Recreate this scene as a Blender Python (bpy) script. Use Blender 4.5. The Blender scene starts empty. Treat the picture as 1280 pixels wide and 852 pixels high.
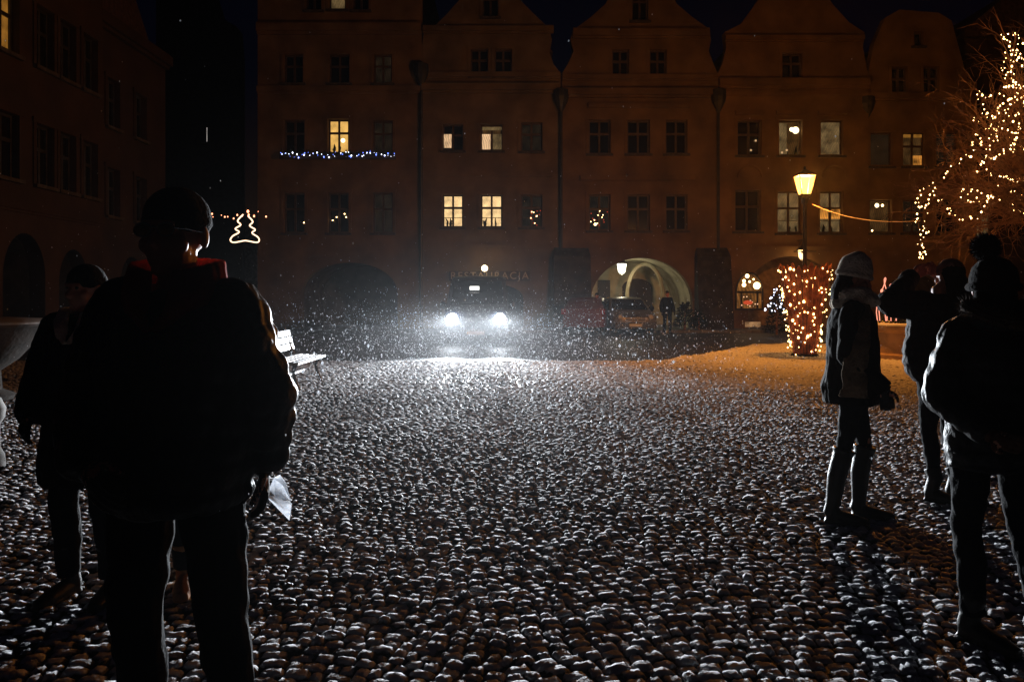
import bpy, bmesh, math, random
import numpy as np
from mathutils import Vector, Matrix, noise
R = math.radians
random.seed(7)
scene = bpy.context.scene
COL = scene.collection

# ------------------------------------------------------------------ camera, world, exposure
F = 950.0            # focal length in photo pixels (1280 wide)
HC = 1.45            # camera height
HY = 372.0           # row of the horizon in the photo
cam_d = bpy.data.cameras.new("camera")
cam = bpy.data.objects.new("camera", cam_d)
COL.objects.link(cam)
cam.location = (0, 0, HC)
cam.rotation_euler = (R(90), 0, 0)
cam_d.sensor_width = 36
cam_d.lens = F / 1280 * 36
cam_d.shift_y = -(426 - HY) / 1280
cam_d.clip_start = 0.05
cam_d.clip_end = 1000
scene.camera = cam

world = bpy.data.worlds.new("World")
scene.world = world
world.use_nodes = True
wn, wl = world.node_tree.nodes, world.node_tree.links
wn.clear()
w_out = wn.new("ShaderNodeOutputWorld")
w_bg = wn.new("ShaderNodeBackground")
w_geo = wn.new("ShaderNodeTexCoord")
w_sep = wn.new("ShaderNodeSeparateXYZ")
w_ramp = wn.new("ShaderNodeValToRGB")
wl.new(w_geo.outputs["Generated"], w_sep.inputs[0])
wl.new(w_sep.outputs["Z"], w_ramp.inputs[0])
wl.new(w_ramp.outputs[0], w_bg.inputs[0])
wl.new(w_bg.outputs[0], w_out.inputs[0])
_e = w_ramp.color_ramp.elements          # night sky: glow of the town low down, navy above
_e[0].position = 0.0;  _e[0].color = (0.013, 0.0044, 0.0009, 1)
_e[1].position = 0.26; _e[1].color = (0.0003, 0.0004, 0.0019, 1)
_m = _e.new(0.12); _m.color = (0.0035, 0.0015, 0.0009, 1)
w_bg.inputs[1].default_value = 1.0

scene.view_settings.view_transform = 'Standard'
scene.view_settings.look = 'None'
scene.view_settings.gamma = 1
scene.view_settings.exposure = 0
scene.view_settings.use_curve_mapping = False
cy = scene.cycles
cy.use_denoising = True
cy.max_bounces = 6
cy.diffuse_bounces = 3
cy.glossy_bounces = 3
cy.transmission_bounces = 4
cy.transparent_max_bounces = 8
cy.volume_bounces = 0
cy.sample_clamp_indirect = 4
cy.caustics_reflective = False
cy.caustics_refractive = False

LAMP_W = 1500.0        # street lantern
HEAD_W = 27000.0        # each headlight (spot)
ARCADE_W = 34.0
HAZE = 0.00026
HAZE_G = 0.8

# ------------------------------------------------------------------ helpers
def P(px, py, d):
    """photo pixel at distance d -> world point"""
    return Vector(((px - 640) / F * d, d, HC - (py - HY) / F * d))

def tag(o, label=None, cat=None, group=None, kind=None):
    if label: o["label"] = label
    if cat: o["category"] = cat
    if group: o["group"] = group
    if kind: o["kind"] = kind
    return o

def empty(name, loc=(0, 0, 0), rz=0.0, label=None, cat=None, group=None):
    o = bpy.data.objects.new(name, None)
    o.empty_display_size = 0.2
    COL.objects.link(o)
    o.location = loc
    o.rotation_euler = (0, 0, rz)
    return tag(o, label, cat, group)

def link(name, me, mat, parent=None, loc=None):
    o = bpy.data.objects.new(name, me)
    COL.objects.link(o)
    if mat is not None and len(me.materials) == 0:
        me.materials.append(mat)
    if parent is not None: o.parent = parent
    if loc is not None: o.location = loc
    return o

class MB:
    def __init__(s): s.v = []; s.f = []; s.smooth = False
    def add(s, vs, fs):
        n = len(s.v)
        s.v += [tuple(p) for p in vs]
        s.f += [tuple(i + n for i in q) for q in fs]
        return s
    def box(s, x0, y0, z0, x1, y1, z1):
        return s.add([(x0,y0,z0),(x1,y0,z0),(x1,y1,z0),(x0,y1,z0),(x0,y0,z1),(x1,y0,z1),(x1,y1,z1),(x0,y1,z1)],
              [(0,3,2,1),(4,5,6,7),(0,1,5,4),(1,2,6,5),(2,3,7,6),(3,0,4,7)])
    def bar(s, a, b, w, h, up=(0,0,1)):
        a, b = Vector(a), Vector(b); t = (b - a).normalized(); up = Vector(up)
        sd = t.cross(up)
        if sd.length < 1e-4: sd = t.cross(Vector((0,1,0)))
        sd.normalize(); u = sd.cross(t)
        vs = []
        for p in (a, b):
            for (i, j) in ((-1,-1),(1,-1),(1,1),(-1,1)):
                vs.append(p + sd*(i*w/2) + u*(j*h/2))
        return s.add(vs, [(3,2,1,0),(4,5,6,7),(0,1,5,4),(1,2,6,5),(2,3,7,6),(3,0,4,7)])
    def tube(s, pts, rad, n=10, side=None, cap=True):
        """pts list of Vectors; rad list of r or (a,b); a runs along `side`"""
        pts = [Vector(p) for p in pts]
        m = len(pts); base = len(s.v)
        sd = None
        for i, p in enumerate(pts):
            t = (pts[min(i+1,m-1)] - pts[max(i-1,0)])
            if t.length < 1e-7: t = Vector((0,0,1))
            t.normalize()
            if side is not None: ref = Vector(side)
            elif sd is None: ref = Vector((1,0,0)) if abs(t.x) < 0.9 else Vector((0,1,0))
            else: ref = sd
            sdv = ref - t * ref.dot(t)
            if sdv.length < 1e-5:
                sdv = Vector((0,1,0)) - t * t.y
            sd = sdv.normalized(); u = t.cross(sd)
            r = rad[i] if isinstance(rad, (list, tuple)) else rad
            a, b = r if isinstance(r, (list, tuple)) else (r, r)
            for k in range(n):
                an = 2*math.pi*k/n
                s.v.append(tuple(p + sd*(a*math.cos(an)) + u*(b*math.sin(an))))
        for i in range(m-1):
            for k in range(n):
                k2 = (k+1) % n
                s.f.append((base+i*n+k, base+i*n+k2, base+(i+1)*n+k2, base+(i+1)*n+k))
        if cap:
            s.f.append(tuple(base+k for k in reversed(range(n))))
            s.f.append(tuple(base+(m-1)*n+k for k in range(n)))
        return s
    def ell(s, c, r, n=14, m=9, rot=None):
        c = Vector(c); base = len(s.v)
        def put(v):
            if rot is not None: v = rot @ v
            s.v.append(tuple(c + v))
        put(Vector((0,0,-r[2])))
        for i in range(1, m):
            ph = -math.pi/2 + math.pi*i/m
            for k in range(n):
                an = 2*math.pi*k/n
                put(Vector((r[0]*math.cos(ph)*math.cos(an), r[1]*math.cos(ph)*math.sin(an), r[2]*math.sin(ph))))
        put(Vector((0,0,r[2])))
        last = len(s.v)-1
        for k in range(n):
            s.f.append((base, base+1+(k+1)%n, base+1+k))
            s.f.append((last, last-n+k, last-n+(k+1)%n))
        for i in range(m-2):
            for k in range(n):
                k2=(k+1)%n; a=base+1+i*n
                s.f.append((a+k, a+k2, a+n+k2, a+n+k))
        return s
    def lathe(s, c, prof, n=24, axis='Z', ang=2*math.pi, a0=0.0):
        """prof: list of (r, h)"""
        c = Vector(c); base = len(s.v); full = abs(ang-2*math.pi) < 1e-6
        nn = n if full else n+1
        for (r, h) in prof:
            for k in range(nn):
                an = a0 + ang*k/n
                q = (r*math.cos(an), r*math.sin(an), h)
                if axis == 'X': q = (q[2], q[0], q[1])
                if axis == 'Y': q = (q[0], q[2], q[1])
                s.v.append((c.x+q[0], c.y+q[1], c.z+q[2]))
        for i in range(len(prof)-1):
            for k in range(n):
                k2 = (k+1) % nn
                if axis == 'Y': s.f.append((base+(i+1)*nn+k, base+(i+1)*nn+k2, base+i*nn+k2, base+i*nn+k))
                else: s.f.append((base+i*nn+k, base+i*nn+k2, base+(i+1)*nn+k2, base+(i+1)*nn+k))
        return s
    def prism(s, prof, y0, y1):
        """polygon in x,z extruded in y (convex or simple)"""
        n = len(prof); base = len(s.v)
        for y in (y0, y1):
            for (x, z) in prof: s.v.append((x, y, z))
        s.f.append(tuple(base+i for i in range(n)))
        s.f.append(tuple(base+n+i for i in reversed(range(n))))
        for i in range(n):
            j = (i+1) % n
            s.f.append((base+j, base+i, base+n+i, base+n+j))
        return s
    def mesh(s, name, smooth=None):
        me = bpy.data.meshes.new(name)
        me.from_pydata(s.v, [], s.f)
        bm = bmesh.new(); bm.from_mesh(me)
        bmesh.ops.recalc_face_normals(bm, faces=bm.faces)
        bm.to_mesh(me); bm.free()
        if smooth:
            me.polygons.foreach_set("use_smooth", [True]*len(me.polygons))
            if smooth != 'all':
                try: me.set_sharp_from_angle(angle=R(40))
                except Exception: pass
        me.update()
        return me
    def build(s, name, mat, parent=None, smooth=None, loc=None):
        return link(name, s.mesh(name, smooth), mat, parent, loc)

def fuse(mb, name, mat, parent=None, voxel=0.008, smooth=3, fold=0.0, fs=(16,16,5)):
    """union of closed lumps into one continuous skin"""
    me = mb.mesh(name + "_src")
    tmp = bpy.data.objects.new("tmp", me); COL.objects.link(tmp)
    m = tmp.modifiers.new("r", 'REMESH'); m.mode = 'VOXEL'; m.voxel_size = voxel; m.use_smooth_shade = True
    if smooth:
        sm = tmp.modifiers.new("s", 'SMOOTH'); sm.iterations = smooth; sm.factor = 0.5
    dg = bpy.context.evaluated_depsgraph_get()
    dg.update()
    out = bpy.data.meshes.new_from_object(tmp.evaluated_get(dg))
    out.name = name
    bpy.data.objects.remove(tmp); bpy.data.meshes.remove(me)
    out.materials.clear()
    if fold:
        nv = len(out.vertices); sd = random.uniform(0, 50)
        co = np.empty(nv*3, np.float32); out.vertices.foreach_get("co", co); co = co.reshape(-1, 3)
        no = np.empty(nv*3, np.float32); out.vertices.foreach_get("normal", no); no = no.reshape(-1, 3)
        d = np.array([noise.noise(Vector((p[0]*fs[0]+sd+p[2]*4, p[1]*fs[1], p[2]*fs[2]+2*p[0]))) + .5*noise.noise(Vector((p[0]*30+sd, p[1]*30, p[2]*16))) for p in co])
        co = co + no*(d*fold)[:, None]
        out.vertices.foreach_set("co", co.astype(np.float32).ravel()); out.update()
    out.polygons.foreach_set("use_smooth", [True]*len(out.polygons))
    return link(name, out, mat, parent)

def fill_poly(outer, holes, thick):
    """simple polygon in x,z with holes -> slab from y=0 to y=thick (bmesh)"""
    bm = bmesh.new()
    es = []
    for loop in [outer] + holes:
        vs = [bm.verts.new((x, 0, z)) for (x, z) in loop]
        for i in range(len(vs)): es.append(bm.edges.new((vs[i], vs[(i+1) % len(vs)])))
    bmesh.ops.triangle_fill(bm, edges=es, use_beauty=True)
    r = bmesh.ops.extrude_face_region(bm, geom=bm.faces[:])
    bmesh.ops.translate(bm, vec=(0, thick, 0), verts=[v for v in r['geom'] if isinstance(v, bmesh.types.BMVert)])
    bmesh.ops.recalc_face_normals(bm, faces=bm.faces)
    me = bpy.data.meshes.new("wall")
    bm.to_mesh(me); bm.free()
    return me

# ------------------------------------------------------------------ materials
MATS = {}
def mat(name, col, rough=0.7, var=0.0, scale=4.0, bump=0.0, bscale=30.0, metal=0.0, spec=0.5, col2=None, lo=0.4, hi=0.6, detail=6):
    if name in MATS: return MATS[name]
    m = bpy.data.materials.new(name); m.use_nodes = True
    n, l = m.node_tree.nodes, m.node_tree.links
    b = n["Principled BSDF"]
    b.inputs["Base Color"].default_value = (*col, 1)
    b.inputs["Roughness"].default_value = rough
    b.inputs["Metallic"].default_value = metal
    b.inputs["Specular IOR Level"].default_value = spec
    tc = n.new("ShaderNodeTexCoord")
    if var > 0 or col2:
        t = n.new("ShaderNodeTexNoise"); t.inputs["Scale"].default_value = scale; t.inputs["Detail"].default_value = detail
        l.new(tc.outputs["Object"], t.inputs["Vector"])
        r = n.new("ShaderNodeValToRGB")
        c2 = col2 if col2 else tuple(c*(1+var) for c in col)
        c1 = col if col2 else tuple(c*(1-var) for c in col)
        r.color_ramp.elements[0].position = lo; r.color_ramp.elements[0].color = (*c1, 1)
        r.color_ramp.elements[1].position = hi; r.color_ramp.elements[1].color = (*c2, 1)
        l.new(t.outputs[0], r.inputs[0]); l.new(r.outputs[0], b.inputs["Base Color"])
    if bump > 0:
        t2 = n.new("ShaderNodeTexNoise"); t2.inputs["Scale"].default_value = bscale; t2.inputs["Detail"].default_value = 5
        l.new(tc.outputs["Object"], t2.inputs["Vector"])
        bp = n.new("ShaderNodeBump"); bp.inputs["Strength"].default_value = bump; bp.inputs["Distance"].default_value = 0.02
        l.new(t2.outputs[0], bp.inputs["Height"]); l.new(bp.outputs[0], b.inputs["Normal"])
    MATS[name] = m
    return m

def emis(name, col, strength, nosample=False):
    if name in MATS: return MATS[name]
    m = bpy.data.materials.new(name); m.use_nodes = True
    n, l = m.node_tree.nodes, m.node_tree.links
    n.clear()
    o = n.new("ShaderNodeOutputMaterial"); e = n.new("ShaderNodeEmission")
    e.inputs[0].default_value = (*col, 1); e.inputs[1].default_value = strength
    l.new(e.outputs[0], o.inputs[0])
    if nosample: m.cycles.emission_sampling = 'NONE'
    MATS[name] = m
    return m

def clear_glow(name, col, strength):
    """frosted lamp glass: glows and lets the flame's light through"""
    m = emis(name, col, strength, True)
    n, l = m.node_tree.nodes, m.node_tree.links
    o = [k for k in n if k.type == 'OUTPUT_MATERIAL'][0]; e = [k for k in n if k.type == 'EMISSION'][0]
    t = n.new("ShaderNodeBsdfTransparent"); a = n.new("ShaderNodeAddShader")
    l.new(e.outputs[0], a.inputs[0]); l.new(t.outputs[0], a.inputs[1]); l.new(a.outputs[0], o.inputs[0])
    return m

def lit_pane(name, col, strength, fold=0.35, scale=14.0, patch=0.3):
    """a lit room behind a hung curtain: soft folds and uneven light"""
    if name in MATS: return MATS[name]
    m = bpy.data.materials.new(name); m.use_nodes = True
    n, l = m.node_tree.nodes, m.node_tree.links
    n.clear()
    o = n.new("ShaderNodeOutputMaterial"); e = n.new("ShaderNodeEmission")
    tc = n.new("ShaderNodeTexCoord")
    mp = n.new("ShaderNodeMapping"); mp.inputs["Rotation"].default_value = (0, R(14), 0)
    w = n.new("ShaderNodeTexWave"); w.inputs["Scale"].default_value = scale*0.4; w.inputs["Distortion"].default_value = 5; w.inputs["Detail"].default_value = 3
    t = n.new("ShaderNodeTexNoise"); t.inputs["Scale"].default_value = 2.2; t.inputs["Detail"].default_value = 3
    l.new(tc.outputs["Object"], mp.inputs[0]); l.new(mp.outputs[0], w.inputs["Vector"]); l.new(tc.outputs["Object"], t.inputs["Vector"])
    mr = n.new("ShaderNodeMapRange"); mr.inputs["To Min"].default_value = 1-fold; mr.inputs["To Max"].default_value = 1+fold*0.5
    l.new(w.outputs["Fac"], mr.inputs["Value"])
    mr2 = n.new("ShaderNodeMapRange"); mr2.inputs["From Min"].default_value = .3; mr2.inputs["From Max"].default_value = .7
    mr2.inputs["To Min"].default_value = 1-patch; mr2.inputs["To Max"].default_value = 1+patch
    l.new(t.outputs[0], mr2.inputs["Value"])
    mu = n.new("ShaderNodeMath"); mu.operation = 'MULTIPLY'
    l.new(mr.outputs[0], mu.inputs[0]); l.new(mr2.outputs[0], mu.inputs[1])
    mu2 = n.new("ShaderNodeMath"); mu2.operation = 'MULTIPLY'; mu2.inputs[1].default_value = strength
    l.new(mu.outputs[0], mu2.inputs[0])
    e.inputs[0].default_value = (*col, 1)
    l.new(mu2.outputs[0], e.inputs[1]); l.new(e.outputs[0], o.inputs[0])
    MATS[name] = m
    return m

def snowy(name, base, lo=0.2, hi=0.75, snow=(0.72, 0.73, 0.75), rough=0.6):
    """snow lying on the upward faces of a dark thing"""
    if name in MATS: return MATS[name]
    m = bpy.data.materials.new(name); m.use_nodes = True
    n, l = m.node_tree.nodes, m.node_tree.links
    b = n["Principled BSDF"]; b.inputs["Roughness"].default_value = rough
    g = n.new("ShaderNodeNewGeometry"); sp = n.new("ShaderNodeSeparateXYZ")
    l.new(g.outputs["Normal"], sp.inputs[0])
    tc = n.new("ShaderNodeTexCoord"); t = n.new("ShaderNodeTexNoise"); t.inputs["Scale"].default_value = 18; t.inputs["Detail"].default_value = 5
    l.new(tc.outputs["Object"], t.inputs["Vector"])
    ad = n.new("ShaderNodeMath"); ad.operation = 'MULTIPLY_ADD'; ad.inputs[1].default_value = 0.6
    l.new(t.outputs[0], ad.inputs[0]); l.new(sp.outputs["Z"], ad.inputs[2])
    r = n.new("ShaderNodeMapRange"); r.inputs["From Min"].default_value = lo+.3; r.inputs["From Max"].default_value = hi+.3
    l.new(ad.outputs[0], r.inputs["Value"])
    mx = n.new("ShaderNodeMix"); mx.data_type = 'RGBA'
    mx.inputs["A"].default_value = (*base, 1); mx.inputs["B"].default_value = (*snow, 1)
    l.new(r.outputs[0], mx.inputs["Factor"]); l.new(mx.outputs["Result"], b.inputs["Base Color"])
    MATS[name] = m
    return m
# ------------------------------------------------------------------ ground, road, square
def sheet(name, pts, z, m):
    me = bpy.data.meshes.new(name)
    me.from_pydata([(x, y, z) for x, y in pts], [], [tuple(range(len(pts)))])
    return tag(link(name, me, m), kind="structure")

ground_m = mat("ground_dark", (0.05, 0.045, 0.04), 0.8, col2=(0.2, 0.2, 0.2), scale=0.8, bump=0.4, bscale=8)
sheet("ground", [(-120,-60),(120,-60),(120,120),(-120,120)], -0.05, ground_m)

def ground_snow_mat():
    m = bpy.data.materials.new("snowy_cobble"); m.use_nodes = True
    n, l = m.node_tree.nodes, m.node_tree.links
    b = n["Principled BSDF"]; b.inputs["Roughness"].default_value = 0.5
    b.inputs["Specular IOR Level"].default_value = 0.12
    tc = n.new("ShaderNodeTexCoord")
    at = n.new("ShaderNodeAttribute"); at.attribute_name = "snow"
    t1 = n.new("ShaderNodeTexNoise"); t1.inputs["Scale"].default_value = 0.42; t1.inputs["Detail"].default_value = 4
    t2 = n.new("ShaderNodeTexNoise"); t2.inputs["Scale"].default_value = 26; t2.inputs["Detail"].default_value = 5
    t3 = n.new("ShaderNodeTexNoise"); t3.inputs["Scale"].default_value = 120; t3.inputs["Detail"].default_value = 4
    for t in (t1, t2, t3): l.new(tc.outputs["Object"], t.inputs["Vector"])
    a1 = n.new("ShaderNodeMath"); a1.operation = 'MULTIPLY_ADD'; a1.inputs[1].default_value = 0.8
    l.new(t1.outputs[0], a1.inputs[0]); l.new(at.outputs["Fac"], a1.inputs[2])
    a2 = n.new("ShaderNodeMath"); a2.operation = 'MULTIPLY_ADD'; a2.inputs[1].default_value = 0.9
    l.new(t2.outputs[0], a2.inputs[0]); l.new(a1.outputs[0], a2.inputs[2])
    r = n.new("ShaderNodeMapRange"); r.inputs["From Min"].default_value = 1.08; r.inputs["From Max"].default_value = 1.40
    l.new(a2.outputs[0], r.inputs["Value"])
    mx = n.new("ShaderNodeMix"); mx.data_type = 'RGBA'
    mx.inputs["A"].default_value = (0.022, 0.021, 0.022, 1); mx.inputs["B"].default_value = (0.66, 0.66, 0.68, 1)
    l.new(r.outputs[0], mx.inputs["Factor"]); l.new(mx.outputs["Result"], b.inputs["Base Color"])
    r2 = n.new("ShaderNodeMapRange"); r2.inputs["To Min"].default_value = 0.6; r2.inputs["To Max"].default_value = 0.85
    l.new(r.outputs[0], r2.inputs["Value"]); l.new(r2.outputs[0], b.inputs["Roughness"])
    bp = n.new("ShaderNodeBump"); bp.inputs["Strength"].default_value = 0.8; bp.inputs["Distance"].default_value = 0.010
    ad = n.new("ShaderNodeMath"); ad.operation = 'MULTIPLY_ADD'; ad.inputs[1].default_value = 0.35
    l.new(t3.outputs[0], ad.inputs[0]); l.new(t2.outputs[0], ad.inputs[2])
    l.new(ad.outputs[0], bp.inputs["Height"]); l.new(bp.outputs[0], b.inputs["Normal"])
    MATS["snowy_cobble"] = m
    return m
cob_m = ground_snow_mat()

def square_edge(x):
    """far edge of the cobbled square: the road runs behind it, the lamp's island reaches further back"""
    if x < 3.6: return 17.5
    if x < 7.6: return 17.5 + (x-3.6)/4.0*6.0
    return 23.5

def cobbles():
    rng = np.random.default_rng(3)
    V, Q, A = [], [], []
    base = 0
    def dome(n):
        g = np.linspace(-1, 1, n)
        X, Y = np.meshgrid(g, g, indexing='xy')
        p = np.maximum(np.abs(X), np.abs(Y))
        rr = np.sqrt(X**2 + Y**2)
        k = np.where(rr > 1e-6, p/np.maximum(rr, 1e-6), 1)
        k = 0.22*k + 0.78          # rounded square
        H = np.clip(1 - (0.82*p**5 + 0.18*rr**2*.5), 0, 1)
        idx = np.arange(n*n).reshape(n, n)
        q = np.stack([idx[:-1,:-1], idx[:-1,1:], idx[1:,1:], idx[1:,:-1]], -1).reshape(-1, 4)
        return (X*k).ravel(), (Y*k).ravel(), H.ravel(), q
    D = {7: dome(7), 5: dome(5), 4: dome(4)}
    row = 0
    S = 0.068
    y = 1.9
    while y < 24.5:
        wy = S * rng.uniform(0.82, 1.1) * (1.0 if y < 12 else 1.15)
        half = y*0.70 + 0.9
        x = -half + rng.uniform(0, S)
        cells = []
        while x < half:
            wx = S * rng.uniform(0.7, 1.75) * (1.0 if y < 12 else 1.25)
            cells.append((x + wx/2, wx)); x += wx
        n = 7 if y < 4.5 else (5 if y < 9 else 4)
        dx, dy, dh, dq = D[n]
        for (cx, wx) in cells:
            u = cx/2.3
            ph = abs((u - math.floor(u)) - 0.5)*2          # segment arcs
            off = 0.30*(1 - ph*ph) + 0.05*math.sin(cx*1.3+y)
            slope = -0.30*2*ph*(2/2.3)*(1 if (u-math.floor(u)) > .5 else -1)
            cyy = y + off - 0.2
            if cyy > square_edge(cx) - 0.05: continue
            if cyy > 18.2 and cx < 4: continue
            big = noise.noise(Vector((cx*.35, cyy*.35, 3.1)))
            fill = noise.noise(Vector((cx*.5+9, cyy*.5, 1.7)))
            snowed = 0.62 + 0.20*big + min(max((cx-1.5)*0.10, -0.25), 0.35)
            hh = rng.uniform(0.0165, 0.0235)*(1.0 - 0.10*max(0, fill))
            if rng.random() < 0.05: hh *= 1.4
            z0 = 0.0 + 0.006*big + rng.normal(0, 0.003)
            tx, ty = rng.normal(0, 0.045, 2)
            ang = math.atan(slope)*0.8 + rng.normal(0, 0.10)
            ca, sa = math.cos(ang), math.sin(ang)
            jit = rng.normal(0, 0.15, dx.shape[0])
            lx = dx*wx*0.5*rng.uniform(1.0,1.07); ly = dy*wy*0.5*rng.uniform(1.02,1.12)
            X = cx + lx*ca - ly*sa
            Y = cyy + lx*sa + ly*ca
            Z = z0 - 0.009 + dh*(1+jit)*hh + lx*tx + ly*ty
            V.append(np.stack([X, Y, Z], -1)); Q.append(dq + base); base += n*n
            A.append(np.clip(dh*0.75 + 0.42*snowed - 0.15 + rng.normal(0, .17), 0, 1.3))
        y += wy
    V = np.concatenate(V); Q = np.concatenate(Q); A = np.concatenate(A)
    me = bpy.data.meshes.new("cobbled_square")
    me.vertices.add(len(V)); me.vertices.foreach_set("co", V.astype(np.float32).ravel())
    me.loops.add(Q.size); me.loops.foreach_set("vertex_index", Q.astype(np.int32).ravel())
    me.polygons.add(len(Q)); me.polygons.foreach_set("loop_start", np.arange(0, Q.size, 4, dtype=np.int32))
    me.polygons.foreach_set("loop_total", np.full(len(Q), 4, dtype=np.int32))
    me.polygons.foreach_set("use_smooth", np.ones(len(Q), dtype=bool))
    a = me.attributes.new("snow", 'FLOAT', 'POINT'); a.data.foreach_set("value", A.astype(np.float32))
    me.update(); me.validate()
    o = link("cobbled_square", me, cob_m)
    o["kind"] = "structure"
    return o
cobbles()

# packed snow and grit between the stones: an undulating bed under the whole square
def bed():
    nx, ny = 150, 130
    vs, fs, att = [], [], []
    for j in range(ny+1):
        for i in range(nx+1):
            y = -2 + (j/ny)*25.6
            x = -19 + 38*i/nx
            big = noise.noise(Vector((x*.35, y*.35, 3.1)))
            fill = noise.noise(Vector((x*.5+9, y*.5, 1.7)))
            vs.append((x, y, -0.007 + min(max((y-6)*.0008, 0), .005) + 0.006*big))
            att.append(min(1, max(0, 0.05 + 0.15*fill + min(max((x-2.0)*0.05, -0.12), 0.12) + min(max((y-7)*.045, 0), .42))))
    for j in range(ny):
        for i in range(nx):
            xc = -19 + 38*(i+.5)/nx; yc = -2 + ((j+1)/ny)*25.6
            if yc > square_edge(xc) + .05: continue
            a = j*(nx+1)+i
            fs.append((a, a+1, a+nx+2, a+nx+1))
    me = bpy.data.meshes.new("paving_bed"); me.from_pydata(vs, [], fs)
    a = me.attributes.new("snow", 'FLOAT', 'POINT'); a.data.foreach_set("value", att)
    me.polygons.foreach_set("use_smooth", [True]*len(fs))
    tag(link("paving_bed", me, cob_m), kind="structure")
bed()

road_m = mat("wet_road", (0.014, 0.0135, 0.014), 0.55, col2=(0.06, 0.06, 0.063), scale=1.3, lo=0.48, hi=0.78, bump=0.7, bscale=14, detail=8)
def road():
    nx, ny = 120, 50
    vs, fs = [], []
    for j in range(ny+1):
        for i in range(nx+1):
            x = -30+60*i/nx; y = 16.4+16.0*j/ny
            vs.append((x, y, -0.042 + 0.012*noise.noise(Vector((x*.9, y*.9, 0)))))
    for j in range(ny):
        for i in range(nx):
            a = j*(nx+1)+i; fs.append((a, a+1, a+nx+2, a+nx+1))
    me = bpy.data.meshes.new("road"); me.from_pydata(vs, [], fs)
    me.polygons.foreach_set("use_smooth", [True]*len(fs))
    tag(link("road", me, road_m), kind="structure")
road()

# snow ridge pushed up along the edge of the square (plough line) and on the lamp's island
ridge_m = mat("ploughed_snow", (0.42, 0.41, 0.41), 0.7, col2=(0.68, 0.68, 0.7), scale=5, bump=0.8, bscale=25)
def ridge():
    nx = 500; prof = 7
    vs, fs = [], []
    for i in range(nx+1):
        x = 2.6+16.4*i/nx
        y = square_edge(x)
        h = (0.02+0.05*max(0, noise.noise(Vector((x*1.1, 5, 0)))+.35)) if x > 3 else -.012+.02*noise.noise(Vector((x*1.1, 5, 0)))
        w = 0.25+0.2*noise.noise(Vector((x*.7, 1, 0)))
        for k in range(prof):
            t = k/(prof-1)
            vs.append((x, y+(t-.5)*2*w + .08*noise.noise(Vector((x*5, t*3, 2))), -0.06+(0.05+h)*math.sin(math.pi*t)*(1+.5*noise.noise(Vector((x*6, t*4, 7))))))
    for i in range(nx):
        for k in range(prof-1):
            a = i*prof+k; fs.append((a, a+prof, a+prof+1, a+1))
    me = bpy.data.meshes.new("snow_ridge"); me.from_pydata(vs, [], fs)
    me.polygons.foreach_set("use_smooth", [True]*len(fs))
    tag(link("snow_ridge", me, ridge_m), kind="structure")
ridge()

# pavement along the houses with a real kerb
pav_m = mat("pavement_stone", (0.05, 0.047, 0.045), 0.6, col2=(0.3, 0.3, 0.3), scale=2.5, lo=.4, hi=.75, bump=0.5, bscale=10)
pv = MB(); pv.box(-30, 32.3, -0.06, 40, 39.5, 0.06)
tag(pv.build("pavement", pav_m), kind="structure")
kb = MB()
x = -30.0
while x < 40:
    kb.box(x, 32.12, -0.06, x+0.99, 32.297, 0.075); x += 1.0
tag(kb.build("kerb", mat("kerb_granite", (0.16, 0.155, 0.15), 0.7, var=.3, scale=6)), kind="structure")

# ------------------------------------------------------------------ townhouses
D0 = 34.4
SC = F / D0
def U(px): return (px-640)/SC
def Z(py): return HC + (HY-py)/SC

glass_dark = mat("dark_window_glass", (0.012, 0.012, 0.014), 0.12, spec=0.6)
frame_dark = mat("window_frame_brown", (0.07, 0.045, 0.03), 0.6, var=.2)
frame_white = mat("window_frame_white", (0.55, 0.5, 0.42), 0.6, var=.1)
sill_m = mat("stone_sill", (0.06, 0.048, 0.038), 0.8, var=.3)
pipe_m = mat("drainpipe_zinc", (0.03, 0.028, 0.026), 0.5, var=.3)
tile_m = mat("roof_tiles", (0.06, 0.03, 0.022), 0.85, var=.35, scale=6, bump=.6, bscale=12)
door_m = mat("dark_oak_door", (0.018, 0.012, 0.009), 0.6, var=.3, scale=7)
WIN = {
 'dark': glass_dark,
 'yellow': lit_pane("lit_yellow_curtain", (1.0, 0.56, 0.14), 0.85, .25, 18, .3),
 'peach': lit_pane("lit_peach_room", (1.0, 0.66, 0.30), 1.1, .45, 16, .35),
 'peach2': lit_pane("lit_pale_lampshade", (1.0, 0.62, 0.33), 0.75, .3, 8, .45),
 'dimgrey': lit_pane("lit_dim_curtain", (0.42, 0.27, 0.11), 0.27, .45, 12, .7),
 'dimbrown': lit_pane("lit_dim_brown", (0.20, 0.095, 0.028), 0.22, .4, 9, .7),
 'orange': lit_pane("lit_orange_room", (1.0, 0.38, 0.06), 0.5, .3, 8, .8),
 'faint': lit_pane("lit_faint", (0.10, 0.06, 0.03), 0.10, .4, 8, .7),
 'amber': lit_pane("lit_amber", (1.0, 0.42, 0.06), 0.22, .2, 14, .5),
 'white': lit_pane("lit_white_slit", (1.0, 0.93, 0.85), 0.9, .1, 6, .3),
}
_wcache = {}
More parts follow.
